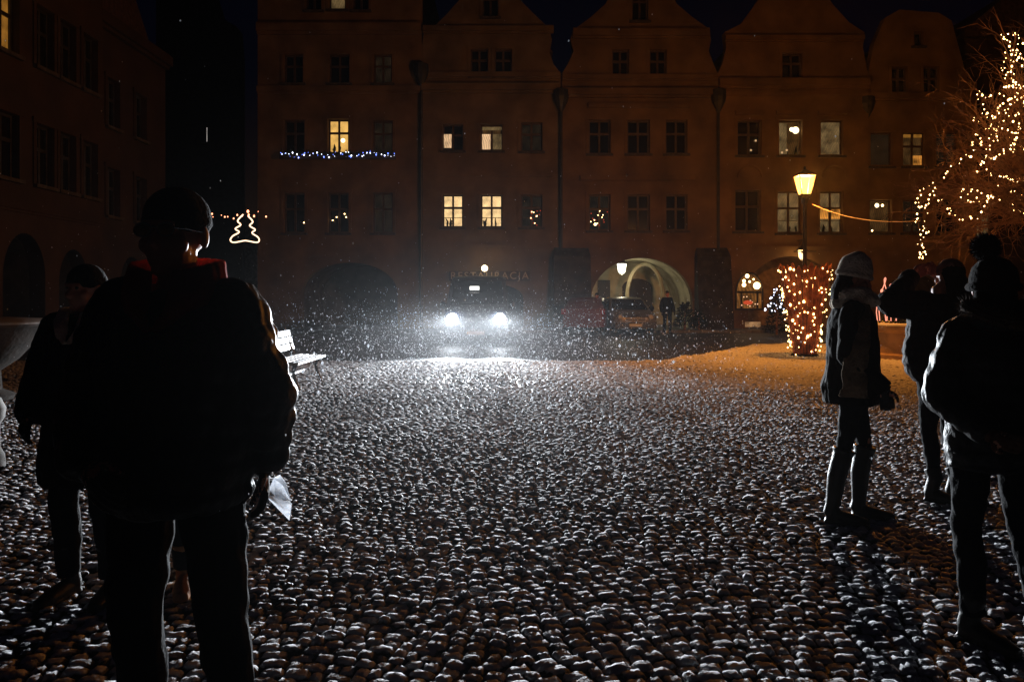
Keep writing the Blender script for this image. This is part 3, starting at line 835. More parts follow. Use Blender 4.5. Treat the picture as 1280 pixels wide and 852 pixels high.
def vehicle(name, label, cat, loc, rz, prof, width, paint, belt, top, tumble, wheels, wr, screen, front_lamps, lamp_mat, group=None, n_in=0.07, mirrors=1.2, plate=True, tail=None):
    """side profile in (y forward, z); vehicle faces local +Y"""
    root = empty(name, loc, rz, label, cat, group)
    hw = width/2
    st = [(-hw, n_in), (-hw+.03, n_in*.45), (-hw+.09, 0), (-hw*.5, -.012), (0, -.018), (hw*.5, -.012), (hw-.09, 0), (hw-.03, n_in*.45), (hw, n_in)]
    cy_ = sum(p[0] for p in prof)/len(prof); cz = sum(p[1] for p in prof)/len(prof)
    b = MB(); n = len(prof)
    def tx(x, z): return x*(1-tumble*max(0, (z-belt)/(top-belt)))
    for (x, ins) in st:
        for (y, z) in prof:
            d = Vector((y-cy_, z-cz)); L = d.length
            q = d*(1-ins/L)
            b.v.append((tx(x, cz+q.y), cy_+q.x, cz+q.y))
    for i in range(len(st)-1):
        for k in range(n):
            k2 = (k+1) % n
            b.f.append((i*n+k, i*n+k2, (i+1)*n+k2, (i+1)*n+k))
    b.f.append(tuple(range(n))); b.f.append(tuple((len(st)-1)*n+k for k in reversed(range(n))))
    b.build("body", paint, root, smooth=True)
    # windscreen: on the profile between two points
    (ya, za), (yb, zb) = screen
    nx = 8; s = MB()
    nrm = Vector((zb-za, -(yb-ya))).normalized()
    if nrm.x < 0: nrm = -nrm
    for j in (0, 1):
        y, z = ((ya, za), (yb, zb))[j]
        for i in range(nx+1):
            x = -hw*.86 + 2*hw*.86*i/nx
            for o in (.012, .022):
                s.v.append((tx(x, z), y+nrm.x*o - .02*(abs(x)/hw)**2, z+nrm.y*o))
    for i in range(nx):
        a0 = i*2; b0 = (nx+1)*2+i*2
        s.f.append((a0+1, a0+3, b0+3, b0+1)); s.f.append((a0, b0, b0+2, a0+2))
    s.build("windscreen", car_glass, root)
    # side glass
    for sx in (-1, 1):
        g = MB(); zb_, zt_ = belt+.06, top-.14
        ys = (screen[1][0]-.12, screen[1][0]-1.0, screen[1][0]-1.08, screen[1][0]-1.9)
        for (y1, y2) in ((ys[0], ys[1]), (ys[2], ys[3])):
            xb, xt = tx(hw, zb_)*sx, tx(hw, zt_)*sx
            o = .012*sx
            g.add([(xb+o, y1+.15, zb_), (xb+o, y2, zb_), (xt+o, y2, zt_), (xt+o, y1-.1, zt_), (xb-o, y1+.15, zb_), (xb-o, y2, zb_), (xt-o, y2, zt_), (xt-o, y1-.1, zt_)],
                  [(0,1,2,3),(7,6,5,4),(0,4,5,1),(1,5,6,2),(2,6,7,3),(3,7,4,0)])
        g.build("side_window", car_glass, root)
    for y in wheels:
        for sx in (-1, 1):
            w = empty("wheel", (sx*(hw-.12), y, wr)); w.parent = root
            t = MB(); t.lathe((0,0,0), [(wr*.6,-.1),(wr*.9,-.11),(wr,-.07),(wr,.07),(wr*.9,.11),(wr*.6,.1),(wr*.6,-.1)], 24, 'X'); t.build("tyre", rubber, w, smooth=True)
            r = MB(); r.lathe((0,0,0), [(0,.07*sx),(wr*.2,.08*sx),(wr*.25,.05*sx),(wr*.5,.05*sx),(wr*.6,.09*sx),(wr*.6,-.05*sx),(0,-.05*sx)], 16, 'X'); r.build("rim", steel, w, smooth=True)
    yf = max(p[0] for p in prof)
    m = MB(); m.box(-hw*.96, yf-.16, .22, hw*.96, yf+.05, .46); m.build("bumper", black_trim, root)
    m = MB()
    for k in range(5): m.box(-hw*.45, yf-.03, .56+.055*k, hw*.45, yf+.035, .585+.055*k)
    m.build("grille", black_trim, root)
    if plate:
        m = MB(); m.box(-.26, yf+.052, .30, .26, yf+.062, .41); m.build("number_plate", mat("plate_white", (.7,.7,.68), .4), root)
    for sx in (-1, 1):
        (lx, lz, lr) = front_lamps
        m = MB(); m.lathe((sx*lx, yf-.02, lz), [(lr, -.06), (lr, .04), (lr*.96, .055), (lr*.6, .075), (0, .08)], 20, 'Y')
        m.build("headlight", lamp_mat, root, smooth=True)
        if mirrors:
            m = MB(); m.ell((sx*(hw+.13), screen[0][0]-.35, mirrors), (.1, .06, .13), 10, 7); m.bar((sx*(hw-.06), screen[0][0]-.35, mirrors-.06), (sx*(hw+.1), screen[0][0]-.35, mirrors-.04), .05, .05)
            m.build("mirror", black_trim, root, smooth=True)
    if tail:
        yr = min(p[0] for p in prof)
        for sx in (-1, 1):
            m = MB(); m.box(sx*hw*.93-.09, yr-.02, .78, sx*hw*.93+.09, yr+.05, 1.0); m.build("tail_light", mat("tail_red", (.3,.01,.01), .2), root)
    return root

VY = 23.7
van_paint = mat("van_dark_blue", (0.03, 0.035, 0.06), 0.3, var=.1)
vprof = [(2.35,.24),(2.42,.5),(2.38,.85),(2.2,1.08),(1.62,1.22),(.95,2.02),(.7,2.14),(-.5,2.2),(-2.3,2.17),(-2.42,2.0),(-2.45,.6),(-2.4,.26)]
vx = (595-640)/F*VY
van = vehicle("van", "dark blue van with both headlights blazing in the middle of the square", "van", (vx, VY+2.4, 0), R(180), vprof, 2.0, van_paint, 1.2, 2.2, .13,
   (1.45, -1.5), .34, ((1.60,1.25),(.98,1.99)), (.745, .80, .165), emis("headlight_on", (.88,.94,1.0), 60.0, True))
b = MB(); b.box(-.16, 1.02, 2.10, .16, 1.16, 2.24); 
sgn = empty("roof_sign", (0.1, 0, -.28)); sgn.parent = van
b = MB(); b.box(-.15, .99+.33, 1.98, .15, 1.02+.33, 2.1); b.build("lit_plate", emis("roof_plate", (1,.98,.92), 3.0, True), sgn)
b = MB(); b.box(-.17, 1.0+.29, 1.96, .17, 1.02+.3, 2.12); b.build("housing", black_trim, sgn)
for sx in (-1, 1):
    ld = bpy.data.lights.new("headlight_beam", 'SPOT'); ld.energy = HEAD_W; ld.color = (.86, .93, 1.0)
    ld.spot_size = R(56); ld.spot_blend = 1.0; ld.shadow_soft_size = .07
    lo = bpy.data.objects.new("headlight_beam", ld); COL.objects.link(lo); lo.parent = van
    lo.location = (sx*.745, 2.36+.2, .80)
    lo.rotation_euler = (R(90-2.5), 0, 0); lo.scale = (1, .26, 1)     # local -Z -> +Y of the van

car_prof = [(1.95,.24),(2.02,.45),(1.98,.66),(1.8,.78),(.98,.93),(.28,1.38),(-.1,1.46),(-1.0,1.44),(-1.72,1.12),(-1.98,1.0),(-2.03,.5),(-1.96,.26)]
cx_ = (790-640)/F*30.6
vehicle("parked_car", "pale silver hatchback parked nose out before the lit archway", "car", (cx_, 31.0+1.4, .0), R(183), car_prof, 1.74, mat("silver_paint", (.16,.16,.17), .35, metal=.3), .93, 1.46, .2,
   (1.3, -1.3), .31, ((.96,.95),(.3,1.365)), (.62, .68, .10), head_glass, mirrors=1.0)
vehicle("parked_car", "dark red hatchback half hidden behind the silver one", "car", (cx_-1.55, 32.6, .0), R(-12), car_prof, 1.7, mat("dark_red_paint", (.16,.02,.015), .3), .93, 1.46, .2,
   (1.3, -1.3), .31, ((.96,.95),(.3,1.365)), (.62, .68, .10), head_glass, mirrors=1.0, tail=True)

# ------------------------------------------------------------------ bench
bench = empty("park_bench", (-3.42, 12.55, 0), R(0), "snow-dusted park bench standing sideways by the man's shoulder", "bench")
slat_m = snowy("snowy_bench_slats", (0.12, 0.09, 0.06), .6, 1.05, snow=(.45,.45,.46))
iron = mat("bench_cast_iron", (0.015, 0.015, 0.015), .5)
b = MB()
for k, xx in enumerate((-.36, -.25, -.14, -.03, .05)): b.box(xx, -.85, .43-.004*k, xx+.085, .85, .465-.004*k)
b.build("seat", slat_m, bench)
b = MB()
for k in range(3):
    t = .1+.115*k; xo = -.41-.28*t
    b.bar((xo, -.85, .5+t), (xo, .85, .5+t), .028, .095, up=(-.27,0,1))
b.build("backrest", snowy("snowy_bench_back", (0.2, 0.16, 0.11), .2, 1.0, snow=(.45,.45,.46)), bench)
for yy in (-.68, .68):
    b = MB(); b.tube([(.1,yy,0),(.05,yy,.12),(.0,yy,.28),(.06,yy,.425)], .026, 8)
    b.bar((-.36,yy,.41),(.08,yy,.41),.03,.035); b.build("leg", iron, bench, smooth=True)
    b = MB(); b.tube([(-.46,yy,0),(-.40,yy,.15),(-.36,yy,.42),(-.44,yy,.62),(-.55,yy,.93)], .025, 8); b.build("leg", iron, bench, smooth=True)
b = MB(); b.bar((-.2,-.68,.2),(-.2,.68,.2),.03,.03); b.build("stretcher", iron, bench)

# ------------------------------------------------------------------ flared stone bowl at the left edge
bw = empty("stone_bowl", ((-42-640)/F*10.6, 10.6, 0), 0, "big flared stone bowl capped with snow at the left edge", "planter")
b = MB(); b.lathe((0,0,0), [(.55,0),(.58,.08),(.42,.16),(.40,.42),(.62,.58),(.86,.86),(.96,1.02),(1.0,1.05),(1.0,1.09),(.9,1.09),(.86,1.0),(0,.98)], 40)
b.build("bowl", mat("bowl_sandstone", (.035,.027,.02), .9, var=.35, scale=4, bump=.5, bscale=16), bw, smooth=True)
b = MB(); b.lathe((0,0,0), [(1.0,1.085),(1.005,1.11),(.95,1.15),(.6,1.17),(0,1.18)], 40)
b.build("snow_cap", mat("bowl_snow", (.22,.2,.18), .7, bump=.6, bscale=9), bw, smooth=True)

# ------------------------------------------------------------------ street lamp and its picket tree-guard
LD = 18.9
lp = P(1006, HY, LD); lx = lp.x
st = empty("street_lamp", (lx, LD, 0), 0, "orange street lamp burning on a dark post above the light-wrapped planter", "street lamp")
ph = 4.02
b = MB(); b.lathe((0,0,0), [(0,0),(.14,0),(.15,.1),(.10,.3),(.085,.9),(.10,.94),(.075,1.0),(.055,1.1),(.05,2.55),(.075,2.58),(.05,2.62),(.045,ph-.25),(.07,ph-.22),(.09,ph-.1),(.06,ph-.06),(0,ph-.06)], 14)
b.bar((-.28,0,2.6),(.28,0,2.6),.025,.025)
b.build("post", pipe_m, st, smooth=True)
b = MB()
w0, w1, h0, h1_ = .105, .195, ph, ph+.44
b.add([(-w0,-w0,h0),(w0,-w0,h0),(w0,w0,h0),(-w0,w0,h0),(-w1,-w1,h1_),(w1,-w1,h1_),(w1,w1,h1_),(-w1,w1,h1_)],
      [(0,1,5,4),(1,2,6,5),(2,3,7,6),(3,0,4,7),(4,5,6,7),(3,2,1,0)])
b.build("lantern_glass", clear_glow("sodium_glass", (1.0, .37, .075), 2.6), st)
b = MB()
for sx in (-1,1):
    for sy in (-1,1): b.bar((sx*w0, sy*w0, h0-.02), (sx*(w1+.004), sy*(w1+.004), h1_+.01), .02, .02)
b.add([(-w1-.03,-w1-.03,h1_+.008),(w1+.03,-w1-.03,h1_+.008),(w1+.03,w1+.03,h1_+.008),(-w1-.03,w1+.03,h1_+.008),(0,0,h1_+.2)],[(3,2,1,0),(0,1,4),(1,2,4),(2,3,4),(3,0,4)])
b.ell((0,0,h1_+.21),(.035,.035,.05),8,6); b.box(-w0-.02,-w0-.02,h0-.07,w0+.02,w0+.02,h0-.004)
b.build("lantern_frame", pipe_m, st)
for (dy, dz, e) in ((0, h0-.16, .62), (-.36, (h0+h1_)/2, .38)):
    pass
ld = bpy.data.lights.new("lamp_light", 'POINT'); ld.energy = LAMP_W; ld.color = (1.0, .34, .045); ld.shadow_soft_size = .16
lo = bpy.data.objects.new("lamp_light", ld); COL.objects.link(lo); lo.parent = st; lo.location = (0, 0, h0+.25)

gd = empty("picket_planter", (lx, LD, 0), 0, "flared picket planter wrapped in warm lights around the lamp post", "planter")
picket = mat("red_brown_pickets", (.30, .085, .035), .75, var=.35, scale=9, bump=.3)
NS = 26
def gr_(t): return .26+.34*t**1.15
for k in range(NS):
    a = 2*math.pi*k/NS
    b = MB(); ca, sa = math.cos(a), math.sin(a)
    top = 2.16 + .05*math.sin(k*2.1)
    zs = [.04, .6, 1.2, 1.8, top]
    prev = None
    wv = lambda z: 2*math.pi*gr_(z/2.2)/NS*.80
    vs = []
    for z in zs + [top+.10]:
        r_ = gr_(z/2.2); w = wv(z)/2 if z <= top else .012
        for (o, rr_) in ((-1, r_-.01), (1, r_-.01), (1, r_+.01), (-1, r_+.01)):
            vs.append((rr_*ca - o*w*sa, rr_*sa + o*w*ca, z))
    fs = [(3,2,1,0)]
    for i in range(len(zs)):
        for j in range(4): fs.append((i*4+j, i*4+(j+1)%4, i*4+4+(j+1)%4, i*4+4+j))
    fs.append(tuple(len(zs)*4+j for j in range(4)))
    b.add(vs, fs); b.build("picket", picket, gd)
b = MB()
for z in (.3, 1.15, 1.95):
    r_ = gr_(z/2.2)-.025; b = MB()
    b.tube([(r_*math.cos(2*math.pi*i/36), r_*math.sin(2*math.pi*i/36), z) for i in range(37)], .022, 6)
    b.build("hoop", iron, gd)
b = MB(); b.lathe((0,0,0), [(0,.0),(.34,0),(.32,.06),(0,.09)], 20); b.build("soil_base", mat("dark_soil", (.02,.015,.01), .9), gd)

# ------------------------------------------------------------------ strings of lights
wire_m = mat("string_wire", (.06, .035, .02), .7)
_bulb = {}
def bulb_mesh(r, m):
    k = (r, m.name)
    if k not in _bulb:
        b = MB(); b.ell((0,0,0), (r,r,r*1.3), 7, 5); me = b.mesh("bulb", 'all'); me.materials.append(m); _bulb[k] = me
    return _bulb[k]
def string_of_lights(pts, label, bm, step=.16, r=.017, group=None, jit=.02, name="light_string", dense=None, wr=.004):
    pts = [Vector(p) for p in pts]
    o = pts[0].copy()
    root = empty(name, o, 0, label, "string lights", group)
    # resample
    dn = []
    for i in range(len(pts)-1):
        a, b = pts[i], pts[i+1]; n = max(1, int((b-a).length/.06))
        for k in range(n): dn.append(a.lerp(b, k/n))
    dn.append(pts[-1])
    w = MB(); w.tube([p-o for p in dn[::2]]+[dn[-1]-o], wr, 5); w.build("wire", wire_m, root)
    acc = 0; last = dn[0]; nxt = 0; cnt = 0
    for p in dn:
        acc += (p-last).length; last = p
        if acc >= nxt and cnt < 98:
            nxt = acc + step*random.uniform(.55, 1.5); cnt += 1
            q = p-o+Vector((random.gauss(0,jit), random.gauss(0,jit), random.gauss(0,jit)-.015))
            c = bpy.data.objects.new("bulb", bulb_mesh(r*random.choice((.5,.7,.9,1,1.2,1.6)), bm)); COL.objects.link(c); c.parent = root; c.location = q
    return root

# round the planter
emis("planter_bulb", (1.0, .52, .16), 14.0)
for k, lab in enumerate(("warm light string round the top of the picket planter", "warm light string zigzagging round the upper middle of the picket planter",
                         "warm light string round the lower middle of the picket planter", "warm light string round the foot of the picket planter")):
    pts = []
    for i in range(110):
        a = 2*math.pi*i/110*2.2 + k
        z = 2.0-.52*k + .26*math.sin(a*2.6+k*1.3) - .10*(i/110) + .05*math.sin(a*7.1+k)
        z = max(.12, min(2.12, z))
        r_ = gr_(z/2.2)+.035
        pts.append((lx + r_*math.cos(a), LD + r_*math.sin(a), z))
    string_of_lights(pts, lab, MATS["planter_bulb"], step=.125, r=.0175, group="light strings round the picket planter", jit=.045)

# the bare tree
TY = 14.2
def TP(px, py, d=0): return P(px, py, TY+d)
emis("tree_bulb", (1.0, .56, .20), 17.0)
tree_strings = [
 ("light string looping over the very top of the bare tree", [(1250,45),(1257,46),(1268,38),(1274,46),(1279,52),(1292,70)]),
 ("light string hanging straight down from the tree's top branch", [(1257,46),(1261,51),(1259,64),(1254,78),(1254,88),(1257,97),(1263,94),(1265,80),(1264,72),(1266,60)]),
 ("tangled light string in the crown's upper right", [(1269,56),(1272,64),(1275,70),(1270,74),(1278,72),(1274,66),(1281,78),(1276,84),(1285,92)]),
 ("light string strung level across the upper crown", [(1225,116),(1234,119),(1246,118),(1258,111),(1257,106),(1264,107),(1270,106),(1281,113),(1295,112)]),
 ("light string dropping down the left edge of the upper crown", [(1225,116),(1229,128),(1229,138),(1235,144),(1242,147),(1240,142),(1245,158)]),
 ("light string curving down from the upper crown's middle", [(1258,111),(1254,124),(1248,134),(1246,140),(1258,135),(1268,129),(1282,125)]),
 ("light string along the long middle branch", [(1216,147),(1223,151),(1229,158),(1246,161),(1246,167),(1260,176),(1269,178),(1290,188)]),
 ("light string along the short branch above the long diagonal", [(1246,146),(1250,162),(1247,166),(1230,172),(1218,180),(1214,174),(1223,167)]),
 ("long diagonal light string running down to the leftmost twig", [(1216,175),(1216,190),(1210,198),(1195,206),(1184,217),(1170,229),(1152,237)]),
 ("light string hanging lowest at the left, ending in a bunch", [(1152,237),(1148,249),(1151,258),(1148,264),(1148,278),(1150,284),(1149,298),(1153,306),(1150,312),(1152,318),(1150,321),(1154,314)]),
 ("second hanging light string just right of the lowest one", [(1168,236),(1162,242),(1162,249),(1157,264),(1158,276),(1157,291),(1154,300),(1156,310),(1152,320)]),
 ("light string sagging in a deep U below the crown", [(1167,238),(1174,246),(1184,257),(1190,267),(1203,273),(1218,271),(1229,263),(1234,253),(1240,244)]),
 ("light string sagging shallowly above the deep U", [(1201,236),(1204,243),(1212,249),(1221,250),(1231,249),(1240,250),(1246,243)]),
 ("short light string at the crown's lower right", [(1240,217),(1251,220),(1263,226),(1276,227),(1290,222)]),
 ("light string on the low thick branch at the right", [(1248,234),(1261,240),(1268,239),(1276,243),(1280,253),(1292,258)]),
 ("light string zigzagging at the right frame edge", [(1268,188),(1268,199),(1276,204),(1280,210),(1290,216)]),
 ("light string forming a loop inside the crown's middle", [(1282,139),(1268,144),(1267,154),(1260,158),(1263,166),(1269,168),(1269,190)]),
]
for k, lab in enumerate(("extra light string wound through the crown's top right", "extra light string wound level through the crown's middle right", "extra light string wound along a lower right bough",
        "extra light string climbing the crown's inner left", "extra light string along the crown's outer right side", "faint light string through the very middle of the crown", "light string slanting across the crown under the long middle branch", "light string along the lowest right bough")):
    pl, x_, y_ = [], *((1262, 84), (1240, 196), (1222, 214), (1236, 190), (1284, 96), (1228, 176), (1226, 206), (1216, 236))[k]
    dx_, dy_ = ((5, 4), (8, -2), (10, 2), (3, -8), (-2, 9), (7, -4), (8, -3), (9, 3))[k]
    for i in range(9):
        pl.append((x_, y_)); x_ += dx_ + random.uniform(-7, 7); y_ += dy_ + random.uniform(-7, 7)
    tree_strings.append((lab, pl))
anchors = []
for (lab, pl) in tree_strings:
    d0 = random.uniform(-.7, .7); pts = []
    for i, (a, c) in enumerate(pl):
        pts.append(TP(a, c, d0 + .25*math.sin(i*1.1+d0*7)))
    anchors.append(pts)
    string_of_lights(pts, lab, MATS["tree_bulb"], step=.078, r=.0088, group="strings of warm lights in the bare tree", jit=.026)

bark = mat("tree_bark", (.27, .13, .07), .85, var=.35, scale=12, bump=.6, bscale=40)
tx0 = (1322-640)/F*TY
tr = empty("bare_tree", (tx0, TY, 0), 0, "bare winter tree hung with warm lights at the right edge", "tree")
O = Vector((tx0, TY, 0))
def curve_pts(a, b, n, sag, wob):
    out_ = []
    for i in range(n+1):
        t = i/n; p = a.lerp(b, t); p.z += sag*4*t*(1-t)
        p += Vector((random.gauss(0,wob), random.gauss(0,wob), random.gauss(0,wob)))*(1 if 0 < i < n else 0)
        out_.append(p)
    return out_
b = MB(); b.tube([(0,0,0),(.03,.02,.5),(-.03,0,1.3),(.02,.02,2.1),(-.04,0,2.7)], [.2,.16,.14,.135,.12], 12)
hub = Vector((-.04,0,2.65))
b.build("trunk", bark, tr, smooth=True)
cb = MB(); cb2 = MB()
def twig(p, d, L, r, lev):
    n = 4; pts = [p]; q = p.copy(); dd = d.copy()
    for i in range(n):
        dd = (dd + Vector((random.gauss(0,.22), random.gauss(0,.22), random.gauss(0,.18)+.03))).normalized()
        q = q + dd*(L/n); pts.append(q.copy())
    cb.tube(pts, [r*(1-.75*i/n) for i in range(n+1)], 5)
    if lev > 0:
        for k in range(random.choice((2,3,3))):
            i = random.randint(1, n)
            nd = (dd + Vector((random.gauss(0,.6), random.gauss(0,.6), random.gauss(0,.5)))).normalized()
            twig(pts[i], nd, L*random.uniform(.5,.75), r*.55, lev-1)
for pts in anchors:
    tgt = pts[0]-O; far = pts[-1]-O
    if (far-hub).length < (tgt-hub).length: tgt, far = far, tgt
    for (e, rad) in ((tgt, .042), (far, .03)):
        if e.z < 2.35: continue
        bp = curve_pts(hub+Vector((0,0,random.uniform(0,.1))), e, 9, random.uniform(.05,.35), .05)
        cb.tube(bp, [rad*(1-.85*(i/9)**.8) for i in range(10)], 6)
        for i in range(3, 10):
            d = ((bp[i]-bp[i-1]).normalized() + Vector((random.gauss(0,.55), random.gauss(0,.55), random.gauss(0,.45)))).normalized()
            twig(bp[i], d, random.uniform(.3,.8), .010, random.choice((1,2)))
for k in range(16):       # low drooping boughs and boughs beyond the frame
    a = random.uniform(0, 2*math.pi) if k > 8 else random.uniform(2.5, 3.9)
    L = random.uniform(1.4, 2.3)
    e = hub+Vector((math.cos(a)*L, math.sin(a)*L*.7, random.uniform(-.2, .8) if k < 9 else random.uniform(.8, 2.8)))
    bp = curve_pts(hub, e, 9, random.uniform(.2,.5), .05)
    cb.tube(bp, [.045*(1-.85*(i/9)**.8) for i in range(10)], 6)
    for i in range(3, 10):
        for _ in range(2):
            d = ((bp[i]-bp[i-1]).normalized() + Vector((random.gauss(0,.5), random.gauss(0,.5), random.gauss(0,.4)-.1))).normalized()
            twig(bp[i], d, random.uniform(.3,.8), .008, 2)
cb.build("crown", bark, tr)
# light of the lit crown comes from its bulbs; the cable that feeds it runs from the lamp
cab = []
A_, B_ = P(1015, 255, LD-.1), TP(1150, 276, -.2)
for i in range(25):
    t = i/24; p = A_.lerp(B_, t); p.z -= .16*4*t*(1-t); cab.append(p)
b = MB(); b.tube(cab, .007, 6)
tag(b.build("cable", mat("pink_cable", (.4,.15,.11), .6), None), "thin pinkish cable sagging from the street lamp to the bare tree", "cable")

# window-ledge box of the ochre house with blue and white lights
bx = MB(); bx.box(U(353), D0-.46, Z(201), U(496), D0-.28, Z(196))
tag(bx.build("window_box", mat("box_wood", (.05,.035,.025), .8), None), "long planter ledge under the ochre house's upper windows", "window box")
fo_ = MB()
for k in range(260):
    c = Vector((U(random.uniform(355,494)), D0-.38+random.uniform(-.08,.08), Z(196)+abs(random.gauss(0,.09))))
    d = Vector((random.gauss(0,1), random.gauss(0,1), random.gauss(0,1))).normalized()
    fo_.bar(c, c+d*.14, .03, .012)
tag(fo_.build("balcony_fir", mat("fir_green", (.015,.03,.016), .8), None), "dark fir greenery lying along the planter ledge of the ochre house", "plant")
for lab, mm, ph_ in (("cold white light string along the ochre house's planter ledge", bulb_white, 0), ("blue light string along the ochre house's planter ledge", bulb_blue, 1.7), ):
    pts = [Vector((U(356+ (494-356)*i/40), D0-.5, Z(196)+.02+.09*math.sin(i*.62+ph_)+.04*math.sin(i*1.7))) for i in range(41)]
    string_of_lights(pts, lab, mm, step=.16, r=.017, group="light strings on the planter ledge", jit=.03)

# garland across the alley with a light tree hanging from it
gy = 29.0
pts = [P(262+68*i/20, 269 + 3*math.sin(i*.9), gy) for i in range(21)]
string_of_lights(pts, "reddish light string across the alley mouth", emis("alley_bulb", (1.0,.33,.16), 5.0, True), step=.13, r=.028, jit=.09, name="alley_garland")
orn = empty("light_ornament", P(306, 270, gy-.05), 0, "glowing fir-tree outline hanging over the alley", "ornament")
ol = [(304,268),(297,276),(301,281),(294,286),(299,290),(291,295),(288,300),(292,303),(304,301),(309,301),(321,303),(324,300),(322,296),(315,291),(319,287),(312,282),(316,277),(310,270)]
op = [P(a, c, gy-.05)-P(306, 270, gy-.05) for a, c in ol]
sm = []
for i in range(len(op)-1):
    p0 = op[max(i-1,0)]; p1 = op[i]; p2 = op[i+1]; p3 = op[min(i+2, len(op)-1)]
    for k in range(4):
        t = k/4
        sm.append(.5*((2*p1)+(-p0+p2)*t+(2*p0-5*p1+4*p2-p3)*t*t+(-p0+3*p1-3*p2+p3)*t*t*t))
sm.append(op[-1])
b = MB(); b.tube(sm, .026, 7); b.build("rope_light", emis("rope_light", (1.0,.66,.40), 2.6, True), orn)
b = MB(); b.tube([op[0]+Vector((.02,.02,.08)), Vector((.02,.02,-.0)), op[-1]+Vector((0,.02,.08))], .012, 6); b.build("frame", iron, orn)

# small white-lit fir beside the planter, bushes by the archway
def bush(name, label, cat, loc, w, h, m, n=500):
    b = MB()
    for k in range(n):
        t = random.random()
        rr = w*(1-t*.8)*random.uniform(.3, 1)
        a = random.uniform(0, 6.28)
        c = Vector((rr*math.cos(a), rr*math.sin(a), .12+h*t*.88))
        d = Vector((math.cos(a)*.8+random.gauss(0,.4), math.sin(a)*.8+random.gauss(0,.4), random.gauss(.2,.4))).normalized()
        b.bar(c, c+d*random.uniform(.08,.2), .035, .01, up=(random.gauss(0,1), random.gauss(0,1), 1))
    r = empty(name, loc, 0, label, cat)
    b.build("foliage", m, r)
    t = MB(); t.tube([(0,0,0),(0,0,h*.8)], [.05,.015], 6); t.build("stem", bark, r)
    return r
firg = mat("dark_evergreen", (.012,.02,.011), .9)
bush("potted_shrub", "dark bushy shrub right of the lit archway", "shrub", ((856-640)/F*33.2, 33.2, .06), .5, 1.15, firg)
bush("potted_shrub", "low dark shrub close against the right buttress", "shrub", ((873-640)/F*33.3, 33.2, .06), .4, .8, firg, 300)
fx = (971-640)/F*30
bush("small_fir", "little fir with cold white lights left of the picket planter", "fir tree", (fx, 30, 0), .45, 1.7, firg)
pts = []
for i in range(60):
    t = i/59; a = i*.62; rr = .5*(1-t*.85)
    pts.append((fx+rr*math.cos(a), 30+rr*math.sin(a), .9+.95*t))
string_of_lights(pts, "cold white light string spiralling up the little fir", bulb_white, step=.19, r=.02, jit=.06, name="fir_lights")

# round basin with pink light loops behind the photographing people
bd = 18.6
bs = empty("stone_basin", ((1150-640)/F*bd, bd, 0), 0, "round stone basin with a snowy rim and pink lights between the two women", "fountain")
b = MB(); b.lathe((0,0,0), [(1.38,0),(1.4,.1),(1.3,.14),(1.28,.62),(1.4,.7),(1.42,.80),(1.18,.80),(1.15,.5),(0,.48)], 40)
b.build("basin", mat("basin_sandstone", (.4,.26,.15), .85, var=.25, scale=3, bump=.4), bs, smooth=True)
b = MB(); b.lathe((0,0,0), [(1.43,.795),(1.42,.83),(1.3,.85),(1.2,.83),(1.17,.79)], 40); b.build("snow_rim", mat("rim_snow", (.65,.65,.66), .7, bump=.5, bscale=10), bs, smooth=True)
fg = MB()
for k in range(700):
    a = random.uniform(0, 6.28); rr = random.uniform(.1, 1.1); c = Vector((rr*math.cos(a), rr*math.sin(a), .78+random.uniform(0, .35)))
    d = Vector((random.gauss(0,1), random.gauss(0,1), random.gauss(.3,.6))).normalized()
    fg.bar(c, c+d*.16, .03, .01)
fg.build("fir_branches", firg, bs)
bx0 = (1150-640)/F*bd
for (px, h_, w_) in ((1106, 1.93, .24), (1113, 1.78, .22), (1102, 1.66, .2)):
    c = P(px, HY, bd-.4); c.z = 0
    arc = [Vector((c.x-bx0-w_/2 + w_*i/12, -.4+.1*math.sin(i), .9+(h_-.9)*math.sin(math.pi*i/12))) for i in range(13)]
    t = MB(); t.tube(arc, .011, 6); t.build("light_loop", bulb_pink, bs)
for k in range(16):
    p = P(random.uniform(1101, 1122), random.uniform(376, 386), bd-.6)
    e = MB(); e.ell((p.x-bx0, -.6, p.z), (.02,.02,.03), 6, 5); e.build("pink_light", emis("pink_bulb", (1.0,.3,.2), 3.0, True), bs)

# little stone bollard at the very left
b = MB(); b.lathe((0,0,0), [(0,0),(.16,0),(.15,.1),(.12,.16),(.115,.36),(.15,.42),(.16,.5),(.12,.59),(0,.63)], 20)
tag(b.build("bollard", mat("bollard_stone", (.04,.03,.02), .85, var=.2), None, smooth=True, loc=P(-20, HY, 6.5)-Vector((0,0,HC))), "pale round-headed stone bollard cut by the left frame edge", "bollard")
# ------------------------------------------------------------------ people
skin_m = mat("skin", (.50, .20, .12), .55, var=.06)
def cloth(name, c, rough=.9, bump=.3, bs=40): return mat(name, c, rough, var=.2, scale=10, bump=bump, bscale=bs, spec=.08)

